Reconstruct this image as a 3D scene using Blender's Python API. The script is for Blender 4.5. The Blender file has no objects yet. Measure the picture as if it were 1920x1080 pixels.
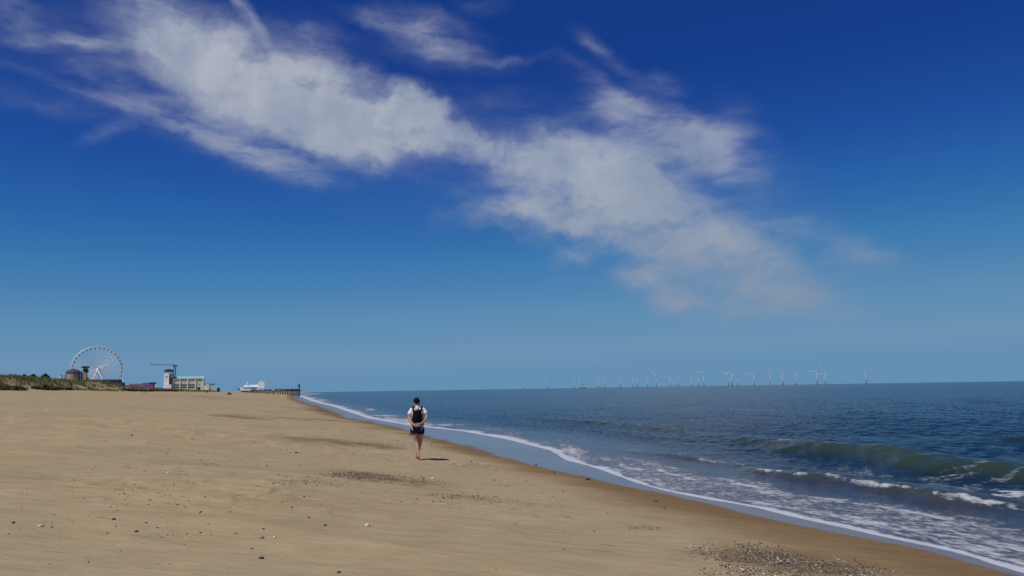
import bpy, bmesh, math, random
import numpy as np
from mathutils import Vector, Matrix
rnd = random.Random(7); nr = np.random.RandomState(11)
R = math.radians
scene = bpy.context.scene
C = scene.collection

# ------------------------------------------------------------------ camera
ZC = 2.8; FPX = 1493.0
PITCH = math.atan(189.3/FPX); ROLL = math.atan(0.0157)
_X = Vector((1,0,0)); _F = Vector((0, math.cos(PITCH), math.sin(PITCH))); _U = Vector((0, -math.sin(PITCH), math.cos(PITCH)))
CR = _X*math.cos(ROLL) - _U*math.sin(ROLL); CU = _U*math.cos(ROLL) + _X*math.sin(ROLL)
cam_d = bpy.data.cameras.new("camera"); cam = bpy.data.objects.new("camera", cam_d); C.objects.link(cam)
cam_d.sensor_width = 36; cam_d.lens = FPX/1920*36; cam_d.clip_start = 0.1; cam_d.clip_end = 400000
M = Matrix.Identity(4)
for i in range(3):
    M[i][0] = CR[i]; M[i][1] = CU[i]; M[i][2] = -_F[i]
M[0][3], M[1][3], M[2][3] = 0, 0, ZC
cam.matrix_world = M
scene.camera = cam
def ray(px, py):
    d = _F + CR*((px-960)/FPX) + CU*((540-py)/FPX)
    return d/d.y
def at_y(px, py, Y): return Vector((0,0,ZC)) + ray(px,py)*Y
def at_z(px, py, z=0.0):
    d = ray(px,py); return Vector((0,0,ZC)) + d*((z-ZC)/d.z)

# ------------------------------------------------------------------ light, exposure
SUN_EL = 56.5; SUN_AZ = -141.0          # azimuth clockwise from +Y: left and a little behind the camera
scene.view_settings.view_transform = 'Standard'; scene.view_settings.look = 'None'
scene.view_settings.exposure = 0.0; scene.view_settings.gamma = 1.0
sd = bpy.data.lights.new("sun", 'SUN'); so = bpy.data.objects.new("sun", sd); C.objects.link(so)
sd.energy = 3.1; sd.angle = R(0.53); sd.color = (1.0, 0.95, 0.87)
sp = Vector((math.cos(R(SUN_EL))*math.sin(R(SUN_AZ)), math.cos(R(SUN_EL))*math.cos(R(SUN_AZ)), math.sin(R(SUN_EL))))
so.rotation_euler = sp.to_track_quat('Z', 'Y').to_euler(); so.location = (0,0,50)

world = bpy.data.worlds.new("World"); scene.world = world; world.use_nodes = True
wt = world.node_tree; wt.nodes.clear()
class NG:                                # tiny helper for node graphs
    def __init__(s, tree): s.t = tree
    def n(s, kind, **kw):
        x = s.t.nodes.new(kind)
        for k, v in kw.items(): setattr(x, k, v)
        return x
    def put(s, sock, v):
        if isinstance(v, bpy.types.NodeSocket): s.t.links.new(v, sock)
        elif v is not None: sock.default_value = v
    def math(s, op, a, b=None, c=None, clamp=False):
        x = s.n('ShaderNodeMath', operation=op, use_clamp=clamp)
        s.put(x.inputs[0], a); s.put(x.inputs[1], b); s.put(x.inputs[2], c)
        return x.outputs[0]
    def vmath(s, op, a, b=None, scale=None):
        x = s.n('ShaderNodeVectorMath', operation=op); s.put(x.inputs[0], a); s.put(x.inputs[1], b)
        if scale is not None: s.put(x.inputs['Scale'], scale)
        return x.outputs[0]
    def mix(s, f, a, b):
        x = s.n('ShaderNodeMix', data_type='RGBA'); s.put(x.inputs[0], f); s.put(x.inputs[6], a); s.put(x.inputs[7], b)
        return x.outputs[2]
    def noise(s, vec, scale, detail=4, rough=0.55, dist=0.0, color=False, lac=2.0):
        x = s.n('ShaderNodeTexNoise'); s.put(x.inputs['Vector'], vec); x.inputs['Scale'].default_value = scale
        x.inputs['Detail'].default_value = detail; x.inputs['Roughness'].default_value = rough
        x.inputs['Lacunarity'].default_value = lac; x.inputs['Distortion'].default_value = dist
        return x.outputs['Color' if color else 'Fac']
    def mapping(s, vec, loc=(0,0,0), rot=(0,0,0), scale=(1,1,1), typ='POINT'):
        x = s.n('ShaderNodeMapping', vector_type=typ); s.put(x.inputs['Vector'], vec)
        x.inputs['Location'].default_value = loc; x.inputs['Rotation'].default_value = rot; x.inputs['Scale'].default_value = scale
        return x.outputs[0]
    def rng(s, v, a, b, c=0.0, d=1.0, smooth=True):
        x = s.n('ShaderNodeMapRange', interpolation_type='SMOOTHSTEP' if smooth else 'LINEAR'); s.put(x.inputs['Value'], v)
        for k, q in zip(('From Min','From Max','To Min','To Max'), (a,b,c,d)): s.put(x.inputs[k], q)
        return x.outputs[0]
    def attr(s, name, out='Fac'):
        return s.n('ShaderNodeAttribute', attribute_name=name).outputs[out]
def c4(c): return (c[0], c[1], c[2], 1.0)

# sky: physical sky, graded to the deep polarised blue, with cirrus and cumulus set by compass bearing and elevation
g = NG(wt)
sky = g.n('ShaderNodeTexSky', sky_type='NISHITA', sun_disc=False, sun_elevation=R(SUN_EL), sun_rotation=R(SUN_AZ), altitude=0.0,
          air_density=1.0, dust_density=0.1, ozone_density=4.0)
SKY_STRENGTH = 0.1
sep = g.n('ShaderNodeSeparateColor'); g.put(sep.inputs[0], sky.outputs[0])
rawr = g.math('MULTIPLY', sep.outputs[0], SKY_STRENGTH)
ramp = g.n('ShaderNodeValToRGB'); g.put(ramp.inputs[0], rawr)
SKY_GRADE = [(.07,(.0060,.035,.205)),(.12,(.0080,.047,.250)),(.158,(.0135,.076,.330)),(.186,(.0200,.108,.370)),(.268,(.047,.192,.430)),
             (.397,(.108,.262,.450)),(.586,(.150,.290,.455)),(.735,(.130,.276,.445))]
er = ramp.color_ramp.elements
while len(er) < len(SKY_GRADE): er.new(.5)
for e_, (p0, c0) in zip(er, SKY_GRADE): e_.position = p0; e_.color = (*c0, 1)
graded = g.vmath('SCALE', ramp.outputs[0], None, 1/SKY_STRENGTH)
tc = g.n('ShaderNodeTexCoord'); sx = g.n('ShaderNodeSeparateXYZ'); g.put(sx.inputs[0], tc.outputs['Generated'])
az = g.math('ARCTAN2', sx.outputs[0], sx.outputs[1]); el = g.math('ARCSINE', sx.outputs[2])
cv = g.n('ShaderNodeCombineXYZ'); g.put(cv.inputs[0], g.math('MULTIPLY', az, 10.0)); g.put(cv.inputs[1], g.math('MULTIPLY', el, 10.0))
uv = cv.outputs[0]                        # tenths of a radian
def warp(vec, scale, amt, detail, rough=0.6):
    nz = g.vmath('SUBTRACT', g.noise(vec, scale, detail, rough, color=True), (0.5,0.5,0.5))
    nz = g.vmath('MULTIPLY', nz, (amt,amt,0)); return g.vmath('ADD', vec, nz)
uvw = warp(uv, 1.1, 0.30, 3); uvw = warp(uvw, 2.6, 0.30, 8, 0.6)
uvs = warp(uv, 1.3, 0.22, 3); uvs = warp(g.mapping(uvs, (0,0,0), (0,0,R(18)), (1,1,1)), 3.5, 0.12, 7, 0.6); uvs = g.mapping(uvs, (0,0,0), (0,0,R(-18)), (1,1,1))
def blobset(blobs, vec):
    tot = None
    for (px, py, a, b, ang, amp) in blobs:
        d = ray(px, py).normalized()
        u0, v0 = math.atan2(d.x, d.y)*10, math.asin(d.z)*10
        k = 10/FPX*1.28
        m = g.mapping(vec, (u0,v0,0), (0,0,R(-ang)), (a*k*1.25, b*k*1.25, 1.0), 'TEXTURE')
        gr = g.n('ShaderNodeTexGradient', gradient_type='SPHERICAL'); g.put(gr.inputs[0], m)
        tot = g.math('MULTIPLY', gr.outputs['Fac'], amp) if tot is None else g.math('MULTIPLY_ADD', gr.outputs['Fac'], amp, tot)
    return tot
dense = blobset([
    (560,105,110,34,22,.45),(600,262,120,26,14,.4),(622,112,34,22,0,.4),(685,138,34,20,0,.45),(728,165,30,18,0,.45),(768,178,36,26,0,.55),(815,202,28,22,0,.5),(470,215,90,30,15,.35),
    (300,70,110,50,28,.55),(390,115,130,60,22,.8),(480,150,150,65,22,.9),(560,200,150,62,20,.9),(650,215,130,55,15,.9),
    (730,222,110,50,8,.9),(790,215,62,48,20,1.0),(640,275,100,34,15,.55),
    (895,268,100,28,18,.4),(1000,295,135,46,8,.95),(1120,305,140,55,5,.9),(1200,335,100,62,10,.9),(1100,370,150,50,10,.8),
    (945,394,110,26,-6,.85),(1040,425,125,34,10,.85),(1200,430,150,54,25,.75),(1330,445,120,52,28,.75),(1410,490,110,50,30,.7),(1240,468,55,18,5,.35),(1345,440,60,22,20,.4),(1170,350,110,40,8,.35),
    (1080,482,50,18,0,.62),(1180,514,60,20,0,.7),(1300,535,120,46,10,.58),(1262,570,45,20,0,.75),(1400,555,155,44,8,.58),(1350,600,90,22,0,.35)], uvw)
wisp = blobset([
    (240,15,60,42,30,.55),(460,20,70,11,52,.6),(590,90,70,45,20,.45),(420,75,180,50,20,.25),(130,82,85,12,-8,.5),(5,18,42,32,20,.45),(205,245,55,11,-30,.3),
    (250,205,160,10,12,.3),(340,235,120,10,22,.25),(60,190,80,18,5,.28),(200,150,230,70,15,.17),(450,275,130,24,22,.36),(520,300,70,22,20,.35),
    (805,58,95,30,10,.7),(700,42,70,12,12,.3),(825,105,120,22,8,.33),(965,115,60,9,-5,.25),(905,10,45,14,0,.3),
    (1105,82,38,16,45,.24),(1150,115,60,15,40,.3),(1115,145,60,14,32,.3),(1240,155,50,17,15,.38),(1180,200,130,26,32,.28),
    (1250,240,130,34,20,.55),(1330,275,90,34,38,.5),(1395,225,60,30,50,.22),(1360,320,60,20,20,.25),(1490,575,100,28,5,.4),(1590,460,90,26,24,.55),
    (1440,410,60,14,0,.2),(1350,430,220,90,25,.25),(1040,520,120,22,10,.15),(850,310,140,40,10,.1),(1150,350,330,120,18,.2),(560,200,360,120,20,.15),(470,190,260,85,22,.2),(500,280,160,36,15,.28),(300,165,210,55,15,.09),(1120,255,240,50,12,.25),(1310,265,150,50,25,.25),(1400,510,200,80,20,.3),(940,350,110,30,5,.12)], uvs)
st = g.mapping(uvs, (0,0,0), (0,0,R(22)), (0.45,1.5,1.0))
fb = g.noise(g.mapping(uvw, (0,0,0), (0,0,R(12)), (.8,1.5,1)), 1.5, 10, 0.6); fs = g.noise(st, 2.6, 8, 0.6); fbig = g.noise(uv, 0.9, 3, 0.5)
d1 = g.math('MULTIPLY', dense, g.rng(fb, .28, .72, .42, 1.28)); d1 = g.rng(d1, .0, 1.38, 0, .95)
d2 = g.math('MULTIPLY', wisp, g.rng(fs, .28, .75, .25, 1.7, False)); d2 = g.rng(d2, -.02, 1.1, 0, .66)
dens = g.math('SUBTRACT', 1.0, g.math('MULTIPLY', g.math('SUBTRACT', 1.0, d1), g.math('SUBTRACT', 1.0, d2)))
ccol = g.mix(g.rng(g.noise(uvw, 1.3, 6, .55), .3, .72), c4((.29,.345,.46)), c4((.49,.51,.565)))
ccol = g.mix(g.rng(el, .05, .42), c4((.235,.30,.41)), ccol)
skyc = g.mix(dens, graded, g.vmath('SCALE', ccol, None, 1/SKY_STRENGTH))
bg = g.n('ShaderNodeBackground'); g.put(bg.inputs[0], skyc); bg.inputs[1].default_value = SKY_STRENGTH
wo = g.n('ShaderNodeOutputWorld'); g.put(wo.inputs[0], bg.outputs[0])

# ------------------------------------------------------------------ helpers
def vnoise(x, y, seed=0):
    xi = np.floor(x); yi = np.floor(y); fx = x-xi; fy = y-yi
    fx = fx*fx*fx*(fx*(fx*6-15)+10); fy = fy*fy*fy*(fy*(fy*6-15)+10)
    def h(a, b):
        v = np.sin(a*127.1 + b*311.7 + seed*74.7)*43758.5453; return v-np.floor(v)
    return (h(xi,yi)*(1-fx)+h(xi+1,yi)*fx)*(1-fy) + (h(xi,yi+1)*(1-fx)+h(xi+1,yi+1)*fx)*fy
def fbm(x, y, o=4, seed=0, gain=.5):
    t = 0; a = 1; n = 0
    for i in range(o):
        t = t + a*vnoise(x*2**i+i*17.3, y*2**i-i*9.1, seed+i); n += a; a *= gain
    return t/n
def sstep(a, b, v):
    t = np.clip((v-a)/(b-a), 0, 1); return t*t*(3-2*t)

def material(name, col, rough=0.8, var=0.12, scale=6.0, spec=0.3, bump=0.0, metal=0.0, sss=0.0):
    m = bpy.data.materials.new(name); m.use_nodes = True; q = NG(m.node_tree)
    b = m.node_tree.nodes['Principled BSDF']
    o = q.n('ShaderNodeTexCoord').outputs['Object']
    nz = q.noise(o, scale, 5, .6)
    f = q.rng(nz, .25, .75, 1-var, 1+var, False)
    q.put(b.inputs['Base Color'], q.vmath('SCALE', c4(col)[:3], None, f))
    b.inputs['Roughness'].default_value = rough; b.inputs['Specular IOR Level'].default_value = spec; b.inputs['Metallic'].default_value = metal
    if sss: b.inputs['Subsurface Weight'].default_value = sss; b.inputs['Subsurface Radius'].default_value = (.02,.008,.004)
    if bump:
        bn = q.n('ShaderNodeBump'); q.put(bn.inputs['Height'], nz); bn.inputs['Strength'].default_value = bump; bn.inputs['Distance'].default_value = .02
        q.put(b.inputs['Normal'], bn.outputs[0])
    return m
MT = {}
def mat(name, *a, **k):
    if name not in MT: MT[name] = material(name, *a, **k)
    return MT[name]

class MB:
    def __init__(s): s.v = []; s.f = []
    def add(s, vs, fs):
        o = len(s.v); s.v += [tuple(v) for v in vs]; s.f += [tuple(i+o for i in f) for f in fs]; return s
    def box(s, x0, x1, y0, y1, z0, z1):
        return s.add([(x0,y0,z0),(x1,y0,z0),(x1,y1,z0),(x0,y1,z0),(x0,y0,z1),(x1,y0,z1),(x1,y1,z1),(x0,y1,z1)],
              [(0,3,2,1),(4,5,6,7),(0,1,5,4),(1,2,6,5),(2,3,7,6),(3,0,4,7)])
    def tube(s, pts, rad, n=8, caps=True):
        pts = [Vector(p) for p in pts]; rr = rad if isinstance(rad, (list,tuple)) else [rad]*len(pts)
        vs = []; fs = []; prev = None
        for i, p in enumerate(pts):
            t = (pts[min(i+1,len(pts)-1)] - pts[max(i-1,0)]).normalized()
            a = t.orthogonal().normalized() if prev is None else (prev - t*prev.dot(t)).normalized()
            prev = a; b = t.cross(a); r0 = rr[i]
            ru, rv = r0 if isinstance(r0, tuple) else (r0, r0)
            vs += [p + a*(ru*math.cos(2*math.pi*k/n)) + b*(rv*math.sin(2*math.pi*k/n)) for k in range(n)]
        for i in range(len(pts)-1):
            for k in range(n):
                k2 = (k+1)%n; fs.append((i*n+k, i*n+k2, (i+1)*n+k2, (i+1)*n+k))
        if caps: fs.append(tuple(range(n))[::-1]); fs.append(tuple((len(pts)-1)*n+k for k in range(n)))
        return s.add(vs, fs)
    def lathe(s, prof, n=16, c=(0,0), caps=True):
        vs = []; fs = []
        for r, z in prof: vs += [(c[0]+r*math.cos(2*math.pi*k/n), c[1]+r*math.sin(2*math.pi*k/n), z) for k in range(n)]
        for i in range(len(prof)-1):
            for k in range(n):
                k2 = (k+1)%n; fs.append((i*n+k, i*n+k2, (i+1)*n+k2, (i+1)*n+k))
        if caps: fs.append(tuple(range(n))[::-1]); fs.append(tuple((len(prof)-1)*n+k for k in range(n)))
        return s.add(vs, fs)
    def prism(s, poly, y0, y1):            # poly of (x,z), extruded along y
        n = len(poly); vs = [(x,y0,z) for x,z in poly]+[(x,y1,z) for x,z in poly]
        fs = [tuple(range(n)), tuple(range(2*n-1,n-1,-1))] + [(i,i+n,(i+1)%n+n,(i+1)%n) for i in range(n)]
        return s.add(vs, fs)
    def build(s, name, m, parent=None, smooth=False, loc=(0,0,0)):
        me = bpy.data.meshes.new(name); me.from_pydata(s.v, [], s.f); me.validate()
        b = bmesh.new(); b.from_mesh(me); bmesh.ops.recalc_face_normals(b, faces=b.faces); b.to_mesh(me); b.free()
        me.materials.append(m)
        if smooth: me.polygons.foreach_set('use_smooth', [True]*len(me.polygons))
        o = bpy.data.objects.new(name, me); C.objects.link(o); o.location = loc
        if parent: o.parent = parent
        return o
def tag(o, label=None, cat=None, group=None, kind=None):
    for k, v in (('label',label),('category',cat),('group',group),('kind',kind)):
        if v: o[k] = v
    return o
def empty(name, loc, rz=0, label=None, cat=None, group=None):
    o = bpy.data.objects.new(name, None); C.objects.link(o); o.location = loc; o.rotation_euler = (0,0,rz); o.empty_display_size = .3
    return tag(o, label, cat, group)
def kids(o): return [c for c in bpy.data.objects if c.parent == o]
def copy_tree(o, parent=None, ch=None):
    c = o.copy(); C.objects.link(c); c.parent = parent
    for k in kids(o): copy_tree(k, c)
    return c
def np_mesh(name, V, F, m, smooth=True, attrs=None):
    me = bpy.data.meshes.new(name); V = np.asarray(V, np.float32); F = np.asarray(F, np.int32); k = F.shape[1]
    me.vertices.add(len(V)); me.vertices.foreach_set('co', V.ravel())
    me.loops.add(F.size); me.loops.foreach_set('vertex_index', F.ravel())
    me.polygons.add(len(F)); me.polygons.foreach_set('loop_start', np.arange(0, F.size, k, dtype=np.int32))
    me.polygons.foreach_set('use_smooth', np.full(len(F), smooth)); me.update(calc_edges=True)
    for an, av in (attrs or {}).items():
        a = me.attributes.new(an, 'FLOAT', 'POINT'); a.data.foreach_set('value', np.asarray(av, np.float32).ravel())
    me.materials.append(m); o = bpy.data.objects.new(name, me); C.objects.link(o); return o
def grid_faces(nr_, nc):
    i = np.arange(nr_-1)[:,None]*nc + np.arange(nc-1)[None,:]
    return np.stack([i, i+1, i+nc+1, i+nc], -1).reshape(-1,4)

# ------------------------------------------------------------------ shore geometry (all in metres, sea level z = 0)
shore_px = [(1920,1073),(1783,1032),(1634,1000),(1475,965),(1425,952),(1337,937),(1275,925),(1212,911),(1125,879),(1062,862),(1033,844),
            (950,823),(867,808),(767,797),(690,784)]
sh = sorted([(at_z(px,py,.04).y, at_z(px,py,.04).x) for px,py in shore_px])
sh = [(-60.0, 31.0), (-8, 14.2), (4.0, 10.3)] + sh + [(150,-33.5),(250,-63),(470,-124),(700,-187),(1500,-361),(1700,-800),(2500,-4000),(9000,-60000),(200000,-1500000)]
SY = np.array([a for a,_ in sh]); SX = np.array([b for _,b in sh])
def xs(y): return np.interp(y, SY, SX)
def sdist(x, y): return (xs(y)-x)*0.95            # inland positive
PS = np.array([-3000,-60,-12,-2,0,3,8,14,25,43,52,70,110,5000]); PZ = np.array([-9,-4,-1.3,-.20,.03,.27,.82,1.33,2.1,3.45,4.0,4.5,4.6,4.6])
def H0(x, y):
    return np.interp(sdist(x,y), PS, PZ)
def dune(x, y):
    s = sdist(x,y)
    edge = 52 + 5*(fbm(x/14+3, y/14, 3, 5)-.5)*2
    hgt = np.interp(y, [0,120,215,260,330,450,700,2000], [1.85,1.8,2.3,1.5,.9,.6,.3,0])
    return hgt*sstep(edge, edge+7, s)*(0.72+.6*fbm(x/9, y/9, 4, 9))
def H(x, y):
    x = np.atleast_1d(np.asarray(x, float)); y = np.atleast_1d(np.asarray(y, float)); s = sdist(x,y)
    inl = sstep(2.0, 9.0, s)
    und = (fbm(x/5.5+.35*y/5.5, y/2.6, 4, 2)-.5)*.10 + (fbm(x/1.4, y/.8, 3, 21)-.5)*.045*sstep(60,20,y) + (fbm(x/30, y/14, 3, 31)-.5)*.35*sstep(12,30,s)
    pit = np.zeros_like(und); k_ = y < 70
    if np.any(k_):
        xx, yy = x[k_], y[k_]; w1 = fbm(xx/.8, yy/.8, 2, 401)
        pit[k_] = (-.035*sstep(.62,.80,vnoise(xx/.42+w1*2, yy/.42, 403)) + .03*sstep(.60,.80,vnoise(xx/.75+7, yy/.6+w1*2, 405)))*sstep(.40,.62,fbm(xx/6, yy/5, 3, 407))*sstep(70,35,yy)
    ridge_ = .10*(1-np.abs(2*fbm(x/9+.25*y/9, y/4.2, 3, 411)-1))**6*sstep(6,12,s)*sstep(140,70,y)
    return H0(x,y) + (und+pit+ridge_)*inl + dune(x,y)
def ground(px, py, lo=3.0, hi=900.0):             # where the sight line through a photo pixel meets the sand
    d = ray(px,py); prev = lo; Y = lo
    while Y < hi:
        if ZC + d.z*Y < float(H(d.x*Y, Y)[0]):
            a, b = prev, Y
            for _ in range(30):
                m = (a+b)/2
                if ZC + d.z*m < float(H(d.x*m, m)[0]): b = m
                else: a = m
            return Vector((d.x*b, b, float(H(d.x*b,b)[0])))
        prev = Y; Y *= 1.01
    return Vector((d.x*hi, hi, float(H(d.x*hi,hi)[0])))

# ------------------------------------------------------------------ beach
wet_px = [(1911,1079),(1783,1046),(1634,1012),(1475,981),(1425,969),(1339,947),(1250,927),(1150,907),(1087,892),(1000,873),(967,862),(917,848),(850,830),(800,816),(750,804),(690,790)]
ws = []
for px, py in wet_px:
    p = ground(px, py); ws.append((p.y, max(.2, float(sdist(p.x,p.y)))))
ws.sort(); WY = np.array([0.0]+[a for a,_ in ws]+[120,200,400,2000]); WS = np.array([ws[0][1]]+[b for _,b in ws]+[2.6,3.5,5,8])

def polar(dys, a0, a1, nc):
    az_ = np.radians(np.linspace(a0, a1, nc)); d = ZC*FPX/dys
    return d[:,None]*np.tan(az_)[None,:], np.repeat(d[:,None], nc, 1)
dys = np.concatenate([np.arange(900,400,-6.0), np.arange(400,60,-1.0), np.arange(60,8,-.45), np.geomspace(8,.03,110)])
BX, BY = polar(dys, -48, 44, 900)

BS = sdist(BX,BY); BZ = H(BX,BY)
wedge = np.interp(BY, WY, WS) + (fbm(BX/1.5, BY/1.5, 4, 41)-.5)*np.interp(BY,[8,20,30,60],[.2,.3,.9,2.7])
wet = sstep(.5, -.4, (BS-wedge)/np.interp(BY,[10,25,40],[.35,.6,1]))
damp = sstep(1.0, .1, (BS-wedge+(fbm(BX/2, BY/2, 4, 44)-.5)*1.8)/np.interp(BY, [9,14,20,27,45,120], [4.6,4.2,3.3,2.3,2.2,4.5]))
# darker coarse, shelly sand in patches
def patches(lst, X, Y):
    t = np.zeros_like(X)
    for px, py, hw, hd, amp in lst:
        p = ground(px,py); w = hw*p.y/FPX
        rd = hd*p.y*p.y/FPX/max(.5, ZC-p.z)
        xx = X-(p.x + (Y-p.y)*p.x/p.y); yy = Y-p.y
        t = np.maximum(t, amp*np.exp(-(xx/w)**2-(yy/rd)**2))
    return t
dark_l = [(690,893,80,12,1.0),(600,905,70,9,.6),(800,908,70,12,.7),(860,930,90,7,.6),(1010,945,150,9,.35),(560,785,60,4,.9),(640,790,70,5,.8),(430,782,90,3,.7),(610,826,110,6,.8),
          (700,835,60,6,.8),(590,769,60,3,.8),(520,773,60,3,.6),(390,745,120,2,.5),(150,760,200,4,.25),(50,895,90,10,.35),(1220,990,40,5,.7),(1420,1045,130,24,1.5),(1520,1064,150,20,1.5),(700,803,50,4,.4),(480,800,120,4,.35),(300,870,250,8,.2),(880,875,50,7,.4),(1015,842,40,4,.6)]
tone = patches(dark_l, BX, BY)
tone = tone*np.where(BY > 34, .25+1.1*sstep(.40,.62,fbm(BX/7+BY*.06, BY/2.4, 4, 53)), 0.35+1.1*fbm(BX/.9, BY/1.6, 4, 51)) + .28*sstep(.52,.75,fbm(BX/6+BY/9, BY/3.2, 5, 57))*sstep(3,8,BS)*sstep(70,40,BS)
dv = dune(BX,BY); tone = np.maximum(tone, .75*sstep(.5,1.4,dv)*(.6+.5*fbm(BX/3,BY/5,3,61)))
beach_m = bpy.data.materials.new("sand"); beach_m.use_nodes = True; q = NG(beach_m.node_tree); bs = beach_m.node_tree.nodes['Principled BSDF']
pos = q.n('ShaderNodeNewGeometry').outputs['Position']
n1 = q.noise(pos, .35, 5, .6); n2 = q.noise(q.mapping(pos, scale=(.6,1.6,1)), 2.2, 6, .65); n3 = q.noise(pos, 45, 3, .7); n4 = q.noise(q.mapping(pos, scale=(.35,1.4,1)), 7, 5, .6)
dry = q.mix(q.rng(n1,.3,.7), c4((.400,.300,.166)), c4((.440,.338,.190)))
dry = q.vmath('SCALE', dry, None, q.rng(n2,.25,.75,.82,1.14,False)); dry = q.vmath('SCALE', dry, None, q.rng(n3,.3,.7,.87,1.12,False))
dark = q.vmath('MULTIPLY', dry, (.50,.48,.44))
tn = q.math('ADD', q.attr('tone'), q.math('MULTIPLY', q.math('SUBTRACT', n4, .5), q.math('MULTIPLY', q.attr('tone'), 3.0)))
dry = q.mix(q.rng(tn,.12,1.1), dry, dark)
speck = q.rng(q.noise(q.mapping(pos, scale=(1,.7,1)), 11, 2, .5), .70, .76); dry = q.mix(q.math('MULTIPLY', speck, .35), dry, c4((.13,.095,.06)))
dash = q.rng(q.noise(q.mapping(pos, scale=(2.2,13,1)), 1.0, 2, .5), .68, .75); dry = q.mix(q.math('MULTIPLY', dash, .6), dry, c4((.16,.115,.07)))
lite = q.rng(q.noise(q.mapping(pos, loc=(31,7,3), scale=(1.2,7,1)), 1.0, 3, .5), .66, .78); dry = q.mix(q.math('MULTIPLY', lite, .45), dry, c4((.52,.43,.27)))
dampc = q.vmath('MULTIPLY', dry, (.50,.41,.32)); col = q.mix(q.math('MULTIPLY', q.attr('damp'), .95), dry, dampc)
wetc = q.mix(q.rng(n2,.3,.7), c4((.170,.120,.098)), c4((.21,.150,.122))); w_ = q.attr('wet'); col = q.mix(w_, col, wetc)
q.put(bs.inputs['Base Color'], col); q.put(bs.inputs['Roughness'], q.rng(w_, 0, 1, .95, .13)); q.put(bs.inputs['Specular IOR Level'], q.rng(w_, 0,1,.12,.19)); bs.inputs['IOR'].default_value = 1.36
dry_amt = q.math('SUBTRACT', 1.0, w_)
hh = q.math('ADD', q.math('MULTIPLY', n2, .6), q.math('ADD', q.math('MULTIPLY', n4, .35), q.math('MULTIPLY', n3, .05)))
bn = q.n('ShaderNodeBump'); q.put(bn.inputs['Height'], hh); q.put(bn.inputs['Strength'], q.rng(dry_amt,0,1,.03,.7)); bn.inputs['Distance'].default_value = .07
q.put(bs.inputs['Normal'], bn.outputs[0])
beach = np_mesh("beach", np.stack([BX,BY,BZ],-1).reshape(-1,3), grid_faces(*BX.shape), beach_m, True, {'wet':wet, 'damp':damp, 'tone':tone})
tag(beach, "broad sandy beach sloping down to the sea", kind='structure')

# ------------------------------------------------------------------ sea
crest1_px = [(1060,838),(1160,848),(1260,858),(1325,867),(1375,874),(1425,886),(1502,898),(1565,906),(1652,921),(1715,929),(1765,941),(1865,955),(1915,963)]
crest2_px = [(1040,789),(1100,794),(1160,799),(1230,806),(1300,816),(1370,826),(1440,837),(1520,848),(1600,855),(1700,868),(1800,884),(1920,896)]
def crest(px_l):
    a = sorted([(at_z(px,py,.0).y, float(-sdist(at_z(px,py,.0).x, at_z(px,py,.0).y))) for px,py in px_l])
    return np.array([p[0] for p in a]), np.array([p[1] for p in a])
C1Y, C1S = crest(crest1_px); C2Y, C2S = crest(crest2_px)
dys = np.concatenate([np.arange(560,420,-2.5), np.arange(420,100,-.55), np.arange(100,18,-.33), np.arange(18,4,-.2), np.geomspace(4,.03,150)])
WX, WYY = polar(dys, -24, 42, 1050)
E = -sdist(WX,WYY)                                # metres offshore
# along-shore / offshore frame
OX, OY = .955, .295
p_ = WX*OX+WYY*OY; q_ = -WX*OY+WYY*OX
Z = np.zeros_like(WX); near = sstep(260, 40, WYY)
deep = sstep(1.0, 9.0, E)
for lam, amp, ang, ph in [(13,.05,4,0),(8.5,.04,-9,1),(5.2,.035,14,2),(3.6,.032,-24,3),(2.6,.028,30,4),(1.9,.022,-12,5),(1.4,.018,46,.6),(1.05,.014,-40,.2),(.8,.010,8,.9)]:
    a = R(ang); k = 2*math.pi/lam; u = p_*math.cos(a)+q_*math.sin(a)
    mod = .35+1.3*vnoise(p_/lam/1.7+ph*3, q_/lam/2.6, int(ph*10)+60)
    sn = np.sin(k*u+ph*2.1+1.8*vnoise(p_/lam/3, q_/lam/3, 70+int(ph*10)))
    fade = sstep(lam*520, lam*60, WYY)*sstep(lam*3.0, lam*8, 0*WYY+lam*9)
    Z += amp*mod*(1-np.abs(sn)**1.3*1.0 - .4)*fade
Z *= (.0+deep+.15*sstep(.3,1.2,E)*(1-deep))
jit = (fbm(q_/3.5, 0*q_, 4, 81)-.5)*1.5
c1 = np.interp(WYY, C1Y, C1S)+jit*.7; c2 = np.interp(WYY, C2Y, C2S)+jit
def ridge(e, h, wb, wf):                           # steep face towards the shore
    return h*np.where(e > 0, np.exp(-(e/wb)**2), np.exp(-(e/wf)**2))
a2 = sstep(C2Y[-1]+14, C2Y[-1]-8, WYY)*(.55+.8*vnoise(q_/9, q_*0, 91))*(.45+.55*sstep(48,28,WYY)); a1 = sstep(C1Y[-1]+4, C1Y[-1]-14, WYY)*(.35+1.1*vnoise(q_/2.6, q_*0, 92))
Z += ridge(E-c2, .40, 2.0, .85)*a2 + ridge(E-c1, .17, .9, .38)*a1
c3 = c2+11+jit*1.5; a3 = sstep(60,35,WYY)*sstep(.35,.7,vnoise(q_/12, q_*0, 95)); Z += ridge(E-c3, .28, 1.8, .9)*a3
Z += .032
Z = np.where(E < 0, .032+.05*np.minimum(E,0)*(E<-1.0), Z)
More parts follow.
